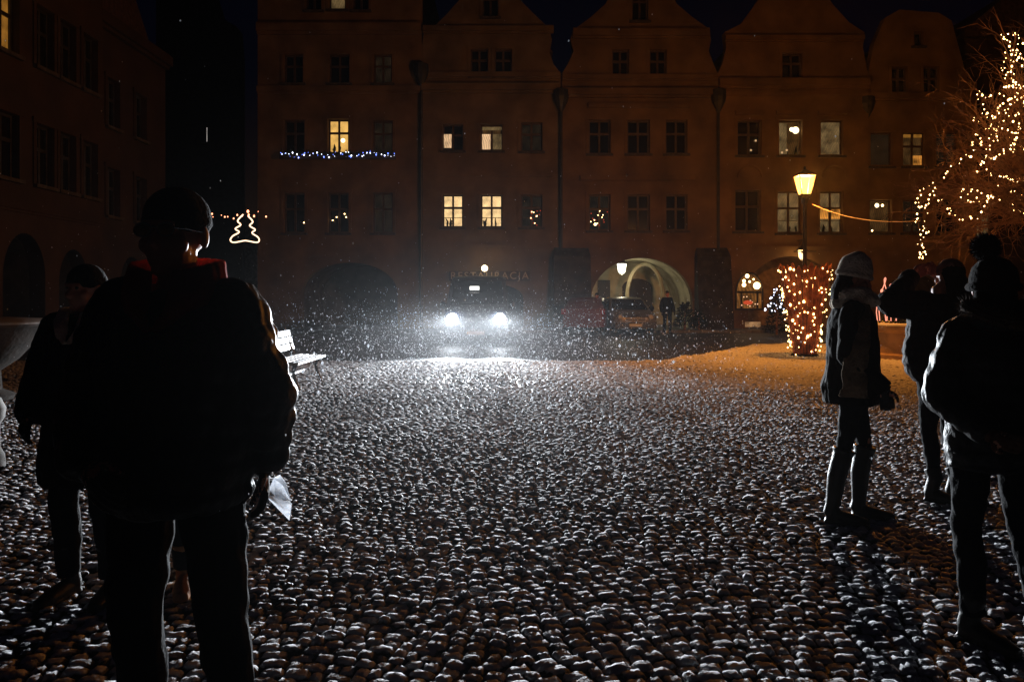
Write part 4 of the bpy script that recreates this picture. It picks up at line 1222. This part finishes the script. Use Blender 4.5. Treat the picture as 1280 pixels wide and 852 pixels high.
def hand_tubes(b, wrist, dirv, palm_n, thumb_side, curl=.5, s=1.0, r=.0092):
    d = Vector(dirv).normalized(); n = Vector(palm_n); n = (n - d*n.dot(d)).normalized(); w = d.cross(n).normalized()
    wrist = Vector(wrist)
    b.tube([wrist-d*.02, wrist+d*.02, wrist+d*.06*s, wrist+d*.095*s], [(.024,.018),(.032,.017),(.041,.016),(.038,.012)], 10, side=w)
    for k, L in enumerate((.068, .076, .071, .056)):
        off = (k-1.5)*.021*s
        p = wrist + d*.088*s + w*off
        dd = d.copy(); pts = [p - d*.02]
        pts.append(p)
        for j in range(3):
            ax = (dd + n*curl*(.45+.25*j)).normalized()
            dd = ax; p = p + dd*(L*s*(.44, .32, .24)[j]); pts.append(p.copy())
        b.tube(pts, [r*1.05, r*1.05, r, r*.95, r*.75], 8)
    t0 = wrist + d*.03 + w*(.032*thumb_side)
    t1 = t0 + (d*.6 + w*thumb_side*.75 + n*.25).normalized()*.035
    t2 = t1 + (d*.9 + w*thumb_side*.2 + n*.45).normalized()*.034
    t3 = t2 + (d*.9 + n*.55).normalized()*.024
    b.tube([t0 - d*.01, t0, t1, t2, t3], [.014, .014, .0125, .011, .008], 8)

def person(label, loc, rz, H=1.75, lean=0.0, head_yaw=0, head_pitch=0, arms=None, legs=None, coat=None, trousers=None, boots=None, hat=None, scarf=None, hair=None, gloves=None,
           glasses=False, hood=None, hs=1.0, hx=0.0, group=None, voxel=.008, cat="person", collar=None, body_mat=None):
    """local frame: forward +Y, the person's right +X, feet at z=0; sizes for 1.75 m, scaled by H"""
    root = empty("person", loc, rz, label, cat, group)
    root.scale = (H/1.75,)*3
    arms = arms or {}
    sh = {'R': Vector((.185, -.01, 1.425)), 'L': Vector((-.185, -.01, 1.425))}
    el = {'R': arms.get('Re', Vector((.265, -.03, 1.14))), 'L': arms.get('Le', Vector((-.265, -.03, 1.14)))}
    wr = {'R': arms.get('Rw', Vector((.27, .08, .90))), 'L': arms.get('Lw', Vector((-.27, .08, .90)))}
    el = {k: Vector(v) for k, v in el.items()}; wr = {k: Vector(v) for k, v in wr.items()}
    legs = legs or {}
    hip = {'R': Vector((.095, 0, .92)), 'L': Vector((-.095, 0, .92))}
    kn = {'R': Vector(legs.get('Rk', (.11, .025, .50))), 'L': Vector(legs.get('Lk', (-.11, .025, .50)))}
    an = {'R': Vector(legs.get('Ra', (.12, -.03, .085))), 'L': Vector(legs.get('La', (-.12, -.03, .085)))}
    fd = {'R': Vector(legs.get('Rf', (.15, 1, 0))).normalized(), 'L': Vector(legs.get('Lf', (-.15, 1, 0))).normalized()}
    hc = Vector((hx, .01+lean, 1.625))
    HM = (Matrix.Rotation(head_yaw, 3, 'Z') @ Matrix.Rotation(head_pitch, 3, 'X')) * hs
    def hp(x, y, z): return hc + HM @ Vector((x, y, z))
    # one continuous body
    b = MB()
    b.tube([(0,0,.84),(0,0,.92),(0,0,1.05),(0,lean*.3,1.2),(0,lean*.6,1.34),(0,lean*.8-.01,1.43),(0,lean*.9-.015,1.48)], [(.15,.1),(.17,.115),(.145,.10),(.155,.105),(.175,.115),(.155,.09),(.075,.065)], 18, side=(1,0,0))
    b.tube([(0,lean*.9-.02,1.45),(0,lean-.005,1.52),hp(0,-.005,-.04)], [.062,.056,.058], 12)
    for k in 'RL':
        b.tube([sh[k]+Vector((0,0,.0)), sh[k].lerp(el[k],.35), el[k], el[k].lerp(wr[k],.3), wr[k]], [q_*(.72 if coat else 1) for q_ in (.056,.05,.039,.041,.034)], 10)
        b.ell(sh[k], (.04,.04,.04) if coat else (.06,.06,.06), 10, 7)
        b.tube([hip[k], hip[k].lerp(kn[k],.4), kn[k], kn[k].lerp(an[k],.35)+Vector((0,-.02,0)), an[k]], [k_*(.80 if trousers else 1) for k_ in (.086,.075,.054,.056,.036)], 12)
        b.tube([an[k]+Vector((0,0,-.03))-fd[k]*.05, an[k]+Vector((0,0,-.04))+fd[k]*.03, an[k]+Vector((0,0,-.055))+fd[k]*.14, an[k]+Vector((0,0,-.062))+fd[k]*.19], [(.034,.04),(.038,.04),(.042,.022),(.03,.014)], 10, side=Vector((fd[k].y,-fd[k].x,0)))
        d = (wr[k]-el[k]).normalized()
        hd = Vector(arms.get(k+'h', d)); pn_ = Vector(arms.get(k+'n', (-1 if k == 'R' else 1, 0, 0)))
        hand_tubes(b, wr[k], hd, pn_, arms.get(k+'t', 1 if k == 'R' else -1), arms.get(k+'c', .55), 1.0 if not gloves else .97, .0092 if not gloves else .0082)
    b.ell(hp(0,-.012,.03), (.076,.096,.088), 18, 12, HM)
    b.ell(hp(0,.025,-.045), (.058,.066,.07), 14, 10, HM)
    b.ell(hp(0,.07,-.092), (.026,.022,.02), 10, 7, HM)
    b.tube([hp(0,.078,.025), hp(0,.094,-.005), hp(0,.108,-.03), hp(0,.088,-.04)], [.009,.012,.016,.012], 10)
    b.ell(hp(0,.083,.03), (.055,.014,.012), 12, 7, HM)
    b.ell(hp(0,.086,-.058), (.025,.012,.007), 10, 6, HM); b.ell(hp(0,.084,-.069), (.022,.012,.008), 10, 6, HM)
    for sx in (-1, 1):
        b.ell(hp(sx*.031,.074,.012), (.015,.014,.012), 10, 7, HM); b.ell(hp(sx*.046,.055,-.025), (.025,.025,.025), 10, 7, HM)
        b.ell(hp(sx*.079,-.012,-.002), (.011,.02,.032), 10, 7, HM)
    fuse(b, "body", body_mat or skin_m, root, voxel*.85, 2)
    for sx in (-1, 1):
        e = MB(); e.ell(hp(sx*.031,.0825,.012), (.0105,.008,.0085), 10, 7, HM); e.build("eye", mat("eye", (.06,.05,.045), .15), root, smooth='all')
    # trousers
    if trousers:
        tm, g = trousers
        b = MB()
        b.tube([(0,0,.83),(0,0,.93),(0,0,1.04)], [(.165,.115),(.185,.13),(.16,.115)], 18, side=(1,0,0))
        for k in 'RL':
            b.tube([hip[k]+Vector((0,0,.03)), hip[k].lerp(kn[k],.4), kn[k], kn[k].lerp(an[k],.35)+Vector((0,-.02,0)), an[k].lerp(kn[k],.08)], [.096+g*.5,.082+g*.8,.060+g,.060+g,.046+g], 14)
        fuse(b, "trousers", tm, root, voxel, 2, fold=.009, fs=(9,9,14))
    if boots:
        bm_, top, flare = boots
        for k in 'RL':
            b = MB(); f = fd[k]; s_ = Vector((f.y,-f.x,0))
            t_ = (top-.085)/(.415)
            shaft = an[k].lerp(kn[k], min(t_, 1.05))
            mid = an[k].lerp(shaft, .55)+Vector((0,-.02,0))
            b.tube([an[k]+Vector((0,0,-.03))-f*.03, an[k]+Vector((0,0,.04))-f*.012, mid, shaft-(shaft-mid).normalized()*.03, shaft], [.046,.046,.060 if top>.3 else .052,(.058+flare*.3) if top>.3 else .054,.058+flare], 14)
            b.tube([an[k]+Vector((0,0,-.035))-f*.055, an[k]+Vector((0,0,-.035))+f*.03, an[k]+Vector((0,0,-.045))+f*.13, an[k]+Vector((0,0,-.055))+f*.205], [(.04,.046),(.045,.046),(.05,.032),(.034,.02)], 12, side=s_)
            b.tube([an[k]+Vector((0,0,-.072))-f*.065, an[k]+Vector((0,0,-.072))+f*.03, an[k]+Vector((0,0,-.072))+f*.14, an[k]+Vector((0,0,-.072))+f*.215], [(.042,.014),(.047,.014),(.053,.014),(.036,.012)], 12, side=s_)
            fuse(b, "boot", bm_, root, voxel, 2)
    if gloves:
        for k in 'RL':
            b = MB(); d = (wr[k]-el[k]).normalized()
            hd = Vector(arms.get(k+'h', d)); pn_ = Vector(arms.get(k+'n', (-1 if k == 'R' else 1, 0, 0)))
            hand_tubes(b, wr[k], hd, pn_, arms.get(k+'t', 1 if k == 'R' else -1), arms.get(k+'c', .55), 1.05, .0134)
            b.tube([wr[k]-d*.07, wr[k]-d*.02, wr[k]+d*.02], [.04,.036,.034], 10)
            fuse(b, "glove", gloves, root, .006, 1)
    if coat:
        cm = coat['m']; rings = coat['rings']; b = MB()
        q = coat.get('quilt', 0); pts, rad = [], []
        zs = np.linspace(rings[0][0], rings[-1][0], 60)
        for z in zs:
            for i in range(len(rings)-1):
                if rings[i][0] <= z <= rings[i+1][0]+1e-6:
                    t = (z-rings[i][0])/(rings[i+1][0]-rings[i][0]); break
            a = rings[i][1]*(1-t)+rings[i+1][1]*t; c = rings[i][2]*(1-t)+rings[i+1][2]*t
            yo = rings[i][3]*(1-t)+rings[i+1][3]*t if len(rings[0]) > 3 else 0
            bump = q*abs(math.sin(z*math.pi/.075)) if z < 1.42 else 0
            yo += lean*max(0, (z-1.0)/.45)
            pts.append((0, yo, z)); rad.append((a+bump, c+bump))
        b.tube(pts, rad, 26, side=(1,0,0))
        sr = coat.get('sleeve', (.09,.078,.06))
        for k in 'RL':
            N = 26; sp, srad = [], []
            a0 = sh[k]+Vector((-.03 if k == 'R' else .03, 0, -.005)); e0 = el[k]; w0_ = wr[k]
            for i in range(N+1):
                t = i/N
                if t < .5: p = a0.lerp(e0, t*2); r_ = sr[0]*(1-t*2)+sr[1]*t*2
                else: p = e0.lerp(w0_, (t-.5)*2); r_ = sr[1]*(1-(t-.5)*2)+sr[2]*(t-.5)*2
                r_ += q*abs(math.sin(t*math.pi*7))
                sp.append(p); srad.append(r_)
            for it in range(2):
                sp = [sp[0]]+[(sp[i-1]+sp[i]*2+sp[i+1])/4 for i in range(1,N)]+[sp[-1]]
            b.tube(sp, srad, 14)
            b.ell(a0, (sr[0]*1.02, sr[0]*.98, sr[0]*.95), 14, 9)
        if coat.get('collar'):
            r_ = coat['collar']
            b.lathe((0, lean*.9-.005, 0), [(r_-.02,1.43),(r_+.02,1.44),(r_+.005,1.55),(r_-.018,1.555),(r_-.03,1.46),(r_-.02,1.43)], 22)
        fuse(b, "coat", cm, root, voxel, 2, fold=.012, fs=(10,10,6))
    if collar:
        b = MB(); cmat, hgt = collar
        N = 22
        for i in range(N):       # stand-up collar, open in a V at the throat
            a = R(125) + (R(360)-R(70))*(i/(N-1)); 
            a = R(90+20) + R(360-40)*(i/(N-1))
            t = abs(i/(N-1)-.5)*2
            p = Vector((.112*math.cos(a), .095*math.sin(a)-.005, 0))
            b.tube([p*(1.1-.25*t*t)+Vector((0,.055*t*t,1.43-.075*t*t)), p*1.17+Vector((0,.02*t,1.475-.03*t)), p*(1.12-.04*t)+Vector((0,.0,1.485+hgt*(1-.55*t*t)))], [.026,.022,.014], 8)
        for sx in (-1, 1):       # lapels running down to the throat of the V
            b.tube([(sx*.112,.02,1.49), (sx*.095,.085,1.465), (sx*.055,.138,1.42), (sx*.008,.168,1.35)], [.026,.026,.024,.012], 8)
        fuse(b, "collar", cmat, root, .008, 4)
    if scarf:
        sm_, tail = scarf; b = MB()
        for (zz, rr_, th, tl) in ((1.475, .105, .052, .02), (1.53, .10, .046, -.02)):
            ring = []
            for i in range(25):
                a = 2*math.pi*i/24
                ring.append((rr_*math.cos(a), lean*.9+.01+rr_*.98*math.sin(a), zz+tl*math.sin(a)+.012*math.sin(3*a)))
            b.tube(ring, th, 10)
        fuse(b, "scarf", sm_, root, .009, 3, fold=.014, fs=(18,18,18))
        if tail:
            b = MB(); b.tube(tail, [(.06,.028)]+[(.08,.026)]*(len(tail)-2)+[(.095,.016)], 12, side=(0,1,0))
            fuse(b, "scarf_end", cloth("dimmed_beige_knit", (.17,.11,.065), .95, .8, 70), root, .009, 3, fold=.012, fs=(14,14,10))  # end of the same beige scarf, its dimness put into a darker colour
    if hair:
        hm, ln = hair; b = MB()
        b.ell(hp(0,-.03,.035), (.086,.092,.092), 16, 10, HM)
        if ln: b.tube([hp(0,-.06,.0), hp(0,-.085,-.1), hp(0,-.09,-.1-ln)], [(.085,.05),(.095,.05),(.06,.025)], 14, side=HM @ Vector((1,0,0)))
        fuse(b, "hair", hm, root, .008, 2)
    if hat:
        kind, hm = hat[0], hat[1]; b = MB()
        if kind == 'beanie':
            b.ell(hp(0,-.012,.052), (.084,.104,.088), 20, 12, HM)
            b.tube([hp(.079*math.cos(2*math.pi*i/24), -.012+.098*math.sin(2*math.pi*i/24), .04) for i in range(25)], [.009]*25, 8)
        if kind == 'slouch':
            b.tube([hp(0,-.005,.02), hp(0,-.01,.06), hp(0,-.022,.11), hp(0,-.05,.15), hp(0,-.062,.168)], [(.094,.11),(.099,.116),(.096,.108),(.082,.08),(.055,.05)], 22, side=HM @ Vector((1,0,0)))
            b.tube([hp(.091*math.cos(2*math.pi*i/24), -.008+.107*math.sin(2*math.pi*i/24), .03) for i in range(25)], [.017]*25, 8)
        if kind == 'pompom':
            b.tube([hp(0,-.012,-.01), hp(0,-.012,.05), hp(0,-.018,.10), hp(0,-.02,.135), hp(0,-.02,.152)], [(.098,.115),(.102,.119),(.09,.105),(.06,.066),(.02,.02)], 24, side=HM @ Vector((1,0,0)))
            b.tube([hp(.098*math.cos(2*math.pi*i/24), -.012+.115*math.sin(2*math.pi*i/24), .01) for i in range(25)], [.02]*25, 8)
        ho = fuse(b, "hat", hm, root, .006, 2)
        if kind == 'pompom':
            f = MB(); c = hp(*hat[2]); r_ = hat[3]
            f.ell(c, (r_*.85,)*3, 12, 8)
            fuzz(f, c, (r_,)*3, 900, r_*.3)
            f.build("pompom", hm, ho)
    if hood:
        c, r_, fm = hood; b = MB()
        hb = MB(); hb.ell(Vector(c)+Vector((0,.02,-.02)), (r_[0]*.92, r_[1]*.85, r_[2]*.8), 18, 12)
        o = fuse(hb, "hood", coat['m'], root, .01, 2)
        f = MB(); ring = [Vector(c)+Vector((r_[0]*math.cos(a), r_[1]*.35*math.sin(a*1)+.0, r_[2]*math.sin(a))) for a in [2*math.pi*i/40 for i in range(40)]]
        ring = [Vector(c)+Vector((r_[0]*math.cos(a), r_[1]*math.sin(a), .03*math.sin(a)+.02*math.cos(2*a)+r_[2]*.35)) for a in [2*math.pi*i/40 for i in range(40)]]
        f.tube(ring+[ring[0]], .03, 8)
        for q in ring: fuzz(f, q, (.034,)*3, 46, .036)
        f.build("fur_trim", fm, o)
    if glasses:
        b = MB()
        for sx in (-1, 1):
            b.tube([hp(sx*.033+.024*math.cos(2*math.pi*i/16), .098, .012+.018*math.sin(2*math.pi*i/16)) for i in range(17)], .0028, 6)
            b.tube([hp(sx*.055,.097,.016), hp(sx*.072,.07,.016), hp(sx*.082,.0,.012)], .0028, 6)
        b.tube([hp(-.009,.098,.016), hp(0,.102,.02), hp(.009,.098,.016)], .0028, 6)
        g = b.build("glasses", mat("glasses_frame", (.25,.25,.26), .2, metal=.9), root)
        for sx in (-1, 1):
            l = MB(); l.lathe(hp(sx*.033,.0965,.012), [(.021,0),(.021,.0015),(0,.0025)], 16, 'Y')
            l.build("lens", mat("lens_glass", (.02,.02,.022), .05, spec=.9), g)
    return root

def fuzz(f, c, r, n, L):
    for k in range(n):
        d = Vector((random.gauss(0,1), random.gauss(0,1), random.gauss(0,1))).normalized()
        p = c + Vector((d.x*r[0]*.8, d.y*r[1]*.8, d.z*r[2]*.8))
        e = d + Vector((random.gauss(0,.25), random.gauss(0,.25), random.gauss(0,.25)))
        q = p + e.normalized()*L*random.uniform(.6, 1.2)
        s = d.cross(Vector((random.gauss(0,1), random.gauss(0,1), random.gauss(0,1)))).normalized()*.0022
        s2 = d.cross(s).normalized()*.0022
        i = len(f.v)
        f.v += [tuple(p+s), tuple(p-s*.5+s2), tuple(p-s*.5-s2), tuple(q)]
        f.f += [(i,i+1,i+3),(i+1,i+2,i+3),(i+2,i,i+3)]

black_nylon = mat("black_nylon", (.006,.006,.008), .55, var=.2, scale=12, bump=.5, bscale=22, spec=.25)
black_wool = cloth("black_wool", (.007,.006,.007), .9)
black_denim = cloth("black_denim", (.006,.006,.008), .9)
black_leather = mat("black_leather", (.008,.007,.007), .5, bump=.25, bscale=30, spec=.25)
red_fleece = cloth("red_fleece", (.2,.02,.009), .95)
_b = red_fleece.node_tree.nodes["Principled BSDF"]; _b.inputs["Subsurface Weight"].default_value = .6; _b.inputs["Subsurface Radius"].default_value = (1, .15, .06); _b.inputs["Subsurface Scale"].default_value = .05
beige_knit = cloth("beige_knit", (.70,.58,.45), .95, .8, 70)
charcoal_knit = cloth("charcoal_knit", (.02,.018,.018), .95, .8, 70)
mauve = cloth("mauve_quilt", (.22,.09,.08), .7)
grey_fur = cloth("brown_fur", (.07,.045,.03), .9)
tan_boot = cloth("tan_suede", (.36,.17,.07), .85)
PUFFM = [(.83,.19,.15,0),(.88,.215,.17,0),(.97,.222,.175,0),(1.1,.218,.17,0),(1.25,.228,.17,0),(1.34,.22,.16,-.01),(1.41,.18,.13,-.02),(1.455,.125,.105,-.025)]
PUFF = [(.70,.215,.165,0),(.76,.235,.18,0),(.95,.24,.185,0),(1.1,.232,.18,0),(1.25,.242,.18,0),(1.36,.235,.165,-.01),(1.44,.17,.125,-.015),(1.5,.10,.10,-.015)]
LONGC = [(.795,.20,.15,0),(.9,.205,.16,0),(1.05,.18,.145,0),(1.2,.185,.14,0),(1.35,.195,.14,-.01),(1.43,.15,.11,-.015),(1.49,.09,.09,-.015)]
JACK = [(.80,.195,.15,0),(.9,.205,.16,0),(1.05,.195,.15,0),(1.2,.2,.15,0),(1.35,.21,.15,-.01),(1.43,.16,.12,-.015),(1.5,.10,.10,-.015)]

# man in the foreground, facing the camera, leaflet in his left hand
md = 2.26
man = person("man in a black quilted jacket, red collar, cap and glasses, holding a white leaflet", ((221-640)/F*md, md, 0), R(180), H=1.755,
   head_yaw=R(-8), hs=1.07, arms={'Le': (-.262,-.02,1.15), 'Lw': (-.232,-.07,.935), 'Lh': (-.06,-.05,-1), 'Ln': (1,.25,0), 'Lc': .9, 'Re': (.262,.0,1.15), 'Rw': (.17,.19,.99), 'Rh': (-.6,.25,-.6), 'Rn': (-.5,-.8,0)},
   legs={'Rk': (.115,.02,.5), 'Lk': (-.145,.02,.5), 'Ra': (.11,-.03,.085), 'La': (-.16,-.03,.085)},
   coat={'m': black_nylon, 'rings': PUFFM, 'quilt': .012, 'sleeve': (.094,.080,.060)}, trousers=(black_denim, .012), boots=(black_leather, .17, 0),
   hat=('beanie', charcoal_knit), glasses=True, gloves=black_leather, collar=(red_fleece, .085), voxel=.007)

# the leaflet (held between his fingers)
def leaflet():
    root = empty("leaflet", P(346, 618, md+.16), 0, "folded white leaflet in the man's gloved hand", "leaflet")
    pm = bpy.data.materials.new("thin_paper"); pm.use_nodes = True
    n, l = pm.node_tree.nodes, pm.node_tree.links; n.clear()
    o = n.new("ShaderNodeOutputMaterial"); d = n.new("ShaderNodeBsdfDiffuse"); t = n.new("ShaderNodeBsdfTranslucent"); mx = n.new("ShaderNodeMixShader")
    tc = n.new("ShaderNodeTexCoord"); no = n.new("ShaderNodeTexNoise"); no.inputs["Scale"].default_value = 70; no.inputs["Detail"].default_value = 2
    l.new(tc.outputs["Object"], no.inputs["Vector"])
    rp = n.new("ShaderNodeValToRGB"); rp.color_ramp.elements[0].position = .42; rp.color_ramp.elements[0].color = (.78,.81,.86,1); rp.color_ramp.elements[1].position = .62; rp.color_ramp.elements[1].color = (.95,.96,.98,1)
    l.new(no.outputs[0], rp.inputs[0]); l.new(rp.outputs[0], d.inputs[0]); l.new(rp.outputs[0], t.inputs[0])
    mx.inputs[0].default_value = .8; l.new(d.outputs[0], mx.inputs[1]); l.new(t.outputs[0], mx.inputs[2]); l.new(mx.outputs[0], o.inputs[0])
    c = P(346, 618, md+.16)
    def q(px, py, dd): return P(px, py, md+.21+dd)-c
    for nm, poly in (("page", [(326,613,-.03),(345,622,-.12),(365,629,-.10),(362,650,-.02)]), ("page", [(336,612,.02),(342,597,.05),(350,593,.06),(357,602,.05),(364,626,-.02),(346,622,-.05)])):
        pts = [q(*p) for p in poly]; k = len(pts); b = MB()
        nn = (pts[1]-pts[0]).cross(pts[2]-pts[0]).normalized()*.0008
        b.v = [tuple(p+nn) for p in pts]+[tuple(p-nn) for p in pts]
        b.f = [tuple(range(k)), tuple(k+i for i in reversed(range(k)))]+[(i, (i+1)%k, k+(i+1)%k, k+i) for i in range(k)]
        b.build(nm, pm, root)
leaflet()

# woman behind him on the left and another companion in tan boots
d2 = 3.66
person("woman in black behind the man's shoulder, dark hat and pale collar", ((108-640)/F*d2, d2, 0), R(176), H=1.60, head_yaw=R(-12),
   arms={'Le': (-.25,.02,1.13), 'Lw': (-.16,.2,1.05), 'Re': (.26,.0,1.13), 'Rw': (.2,.16,.98)},
   coat={'m': black_wool, 'rings': [(.62,.24,.18,0),(.8,.235,.175,0),(1.0,.215,.165,0),(1.2,.22,.16,0),(1.36,.22,.155,-.01),(1.44,.16,.12,-.015),(1.49,.09,.09,-.015)], 'sleeve': (.1,.09,.07)},
   trousers=(black_denim, .01), boots=(black_leather, .3, 0), hat=('beanie', charcoal_knit), scarf=None, hair=(black_wool, .12), gloves=black_leather, collar=(beige_knit, .06), voxel=.009)
d3 = 3.74
person("companion hidden behind the man, only the tan suede boots showing", ((199-640)/F*d3, d3, 0), R(190), H=1.60,
   coat={'m': black_wool, 'rings': LONGC, 'sleeve': (.085,.07,.055)}, trousers=(black_denim, .006), boots=(tan_boot, .27, .0), hat=('beanie', charcoal_knit), gloves=black_leather, voxel=.01)

# right-hand group
dW1 = 4.93
person("woman in a beige knit hat and big scarf, dark coat and tall boots, turned sideways", ((1066-640)/F*dW1, dW1, 0), R(-108), H=1.685, head_yaw=R(6), head_pitch=R(-12),
   arms={'Re': (.20,-.06,1.13), 'Rw': (.19,.17,.925), 'Rh': (0,.12,-1), 'Rn': (-1,.1,0), 'Rc': 1.0, 'Le': (-.2,-.02,1.13), 'Lw': (-.17,.05,.93), 'Lh': (0,.1,-1), 'Lc': .9},
   legs={'Rk': (.08,-.06,.5), 'Lk': (-.08,.085,.5), 'Ra': (.085,-.12,.085), 'La': (-.085,.06,.085), 'Rf': (.1,1,0), 'Lf': (-.1,1,0)},
   coat={'m': cloth("dark_brown_coat", (.007,.005,.004), .9), 'rings': [(.80,.19,.18,-.01),(.9,.19,.185,-.01),(1.05,.175,.17,0),(1.2,.18,.165,0),(1.35,.18,.15,-.01),(1.43,.14,.12,-.015),(1.49,.09,.09,-.015)], 'sleeve': (.075,.068,.056)},
   trousers=(black_denim, -.012), boots=(black_leather, .50, .02), hat=('slouch', beige_knit), hair=(black_wool, .07),
   scarf=(beige_knit, [(.13,.03,1.46),(.2,.01,1.36),(.235,.0,1.2),(.245,-.01,1.06),(.24,-.015,.94),(.225,-.02,.86)]), gloves=black_leather, voxel=.008)
# wrist strap hanging from her glove
g = MB(); c = P(1093, 505, dW1-.2)
g.tube([c+Vector((.011*math.cos(a), 0, .035*math.sin(a))) for a in [2*math.pi*i/20 for i in range(21)]], .0022, 6)
g.tube([c+Vector((0,0,.035)), c+Vector((.03,.0,.07))], .0022, 6)
tag(g.build("wrist_strap", black_leather, None), "thin cord loop dangling from the glove of the beige-hatted woman", "strap")

dW2 = 5.45
person("woman in a dark puffer with both elbows raised, taking a picture", ((1177-640)/F*dW2, dW2, 0), R(12), H=1.72, lean=.03, hx=.10,
   arms={'Le': (-.365,.10,1.425), 'Lw': (-.03,.26,1.64), 'Re': (.47,.10,1.47), 'Rw': (.22,.27,1.63), 'Lh': (.7,.1,.3), 'Rh': (-.5,.1,.5), 'Ln': (.5,-.8,0), 'Rn': (-.5,-.8,0)},
   legs={'Rk': (.085,.03,.5), 'Lk': (-.085,.03,.5), 'Ra': (.085,-.04,.085), 'La': (-.095,-.04,.085), 'Rf': (.5,-1,0), 'Lf': (.45,-1,0)},
   coat={'m': mat("dark_red_nylon", (.009,.004,.004), .75, var=.2, scale=12, bump=.5, bscale=22, spec=.1), 'rings': [(.86,.19,.16,0),(.92,.245,.185,0),(1.0,.275,.20,0),(1.12,.265,.19,0),(1.25,.24,.18,0),(1.36,.23,.165,-.01),(1.44,.17,.125,-.015),(1.5,.10,.10,-.015)], 'quilt': .008, 'sleeve': (.105,.088,.06)},
   trousers=(black_denim, -.004), boots=(black_leather, .24, .0), hat=('beanie', mauve), hair=(black_wool, .15), gloves=mauve, voxel=.008)

dW3 = 3.24
person("woman with a pom-pom hat and fur-trimmed hood seen from behind at the right edge", ((1243-640)/F*dW3, dW3, 0), R(-4), H=1.60, head_yaw=R(-20),
   arms={'Le': (-.25,-.02,1.12), 'Lw': (-.12,-.19,.98), 'Lh': (.95,-.05,-.35), 'Ln': (0,1,.2), 'Re': (.27,-.03,1.12), 'Rw': (.2,-.17,.98), 'Rh': (-.8,-.2,-.5), 'Rn': (0,1,.2)},
   legs={'Rk': (.15,.04,.5), 'Lk': (-.11,.03,.5), 'Ra': (.20,-.03,.085), 'La': (-.115,-.04,.085), 'Rf': (.3,1,0), 'Lf': (.5,-.9,0)},
   coat={'m': black_nylon, 'rings': JACK, 'quilt': .007, 'sleeve': (.09,.08,.06)}, trousers=(black_denim, .004), boots=(black_leather, .28, .0),
   hat=('pompom', charcoal_knit, (-.035,-.03,.195), .068), hair=(black_wool, .1), gloves=cloth("brown_glove", (.1,.045,.03), .8), hood=((0,-.10,1.50), (.17,.10,.075), grey_fur), voxel=.008)

# far figures by the parked cars
for (px, dd, rz, Hh, lab) in ((834, 30.4, 190, 1.72, "dark figure standing right beside the silver car"), (746, 31.6, 160, 1.65, "dark figure at the left edge of the lit archway")):
    person(lab, ((px-640)/F*dd, dd, 0), R(rz), H=Hh, coat={'m': black_wool, 'rings': LONGC, 'sleeve': (.085,.07,.055)}, trousers=(black_denim, .01), boots=(black_leather, .2, 0), hat=('beanie', charcoal_knit), gloves=black_leather, voxel=.016)

# ------------------------------------------------------------------ falling snow and the air
def snowfall():
    rng = np.random.default_rng(11)
    N1, N2, N3 = 15000, 1500, 160
    ya = 21.3 - 13*rng.random(N1)**1.2
    A = np.stack([-.05*ya + rng.normal(0, 2.7, N1), ya, np.abs(rng.normal(.42, .5, N1))+.03], -1)
    B = np.stack([rng.uniform(-14, 14, N2), rng.uniform(5, 33, N2), rng.uniform(0.05, 3.2, N2)], -1)
    C_ = np.stack([rng.uniform(-1.4, 1.4, N3), rng.uniform(1.5, 5, N3), rng.uniform(0.1, 2.6, N3)], -1)
    P_ = np.concatenate([A, B, C_])
    s = np.concatenate([rng.lognormal(math.log(.0040), .45, N1), rng.lognormal(math.log(.0045), .35, N2), rng.lognormal(math.log(.0016), .3, N3)])
    n = len(P_)
    oct_ = np.array([(1,0,0),(-1,0,0),(0,1,0),(0,-1,0),(0,0,1.5),(0,0,-1.5)], float)
    ft = np.array([(0,2,4),(2,1,4),(1,3,4),(3,0,4),(2,0,5),(1,2,5),(3,1,5),(0,3,5)])
    V = (P_[:,None,:] + oct_[None]*s[:,None,None]).reshape(-1,3)
    Fc = (ft[None] + (np.arange(n)*6)[:,None,None]).reshape(-1,3)
    me = bpy.data.meshes.new("snowflakes")
    me.vertices.add(len(V)); me.vertices.foreach_set("co", V.astype(np.float32).ravel())
    me.loops.add(Fc.size); me.loops.foreach_set("vertex_index", Fc.astype(np.int32).ravel())
    me.polygons.add(len(Fc)); me.polygons.foreach_set("loop_start", np.arange(0, Fc.size, 3, dtype=np.int32)); me.polygons.foreach_set("loop_total", np.full(len(Fc), 3, dtype=np.int32))
    me.update()
    m = bpy.data.materials.new("snowflake"); m.use_nodes = True
    nn, l = m.node_tree.nodes, m.node_tree.links; nn.clear()
    o = nn.new("ShaderNodeOutputMaterial"); d = nn.new("ShaderNodeBsdfDiffuse"); t = nn.new("ShaderNodeBsdfTranslucent"); mx = nn.new("ShaderNodeMixShader")
    d.inputs[0].default_value = t.inputs[0].default_value = (.9,.92,.95,1); mx.inputs[0].default_value = .6
    l.new(d.outputs[0], mx.inputs[1]); l.new(t.outputs[0], mx.inputs[2]); l.new(mx.outputs[0], o.inputs[0])
    ob = link("snowflakes", me, m)
    ob["kind"] = "stuff"; ob["label"] = "snowflakes falling through the headlight beams"
    ob["category"] = "falling snow"
snowfall()

if HAZE > 0:
    hz = MB(); hz.box(-125, -65, -1.05, 125, 125, 22)
    hm = bpy.data.materials.new("haze"); hm.use_nodes = True
    n, l = hm.node_tree.nodes, hm.node_tree.links; n.clear()
    o = n.new("ShaderNodeOutputMaterial"); pv_ = n.new("ShaderNodeVolumePrincipled")
    pv_.inputs["Color"].default_value = (.9, .92, .95, 1); pv_.inputs["Density"].default_value = HAZE; pv_.inputs["Anisotropy"].default_value = HAZE_G
    l.new(pv_.outputs[0], o.inputs["Volume"])
    h = hz.build("haze", hm); h["kind"] = "stuff"
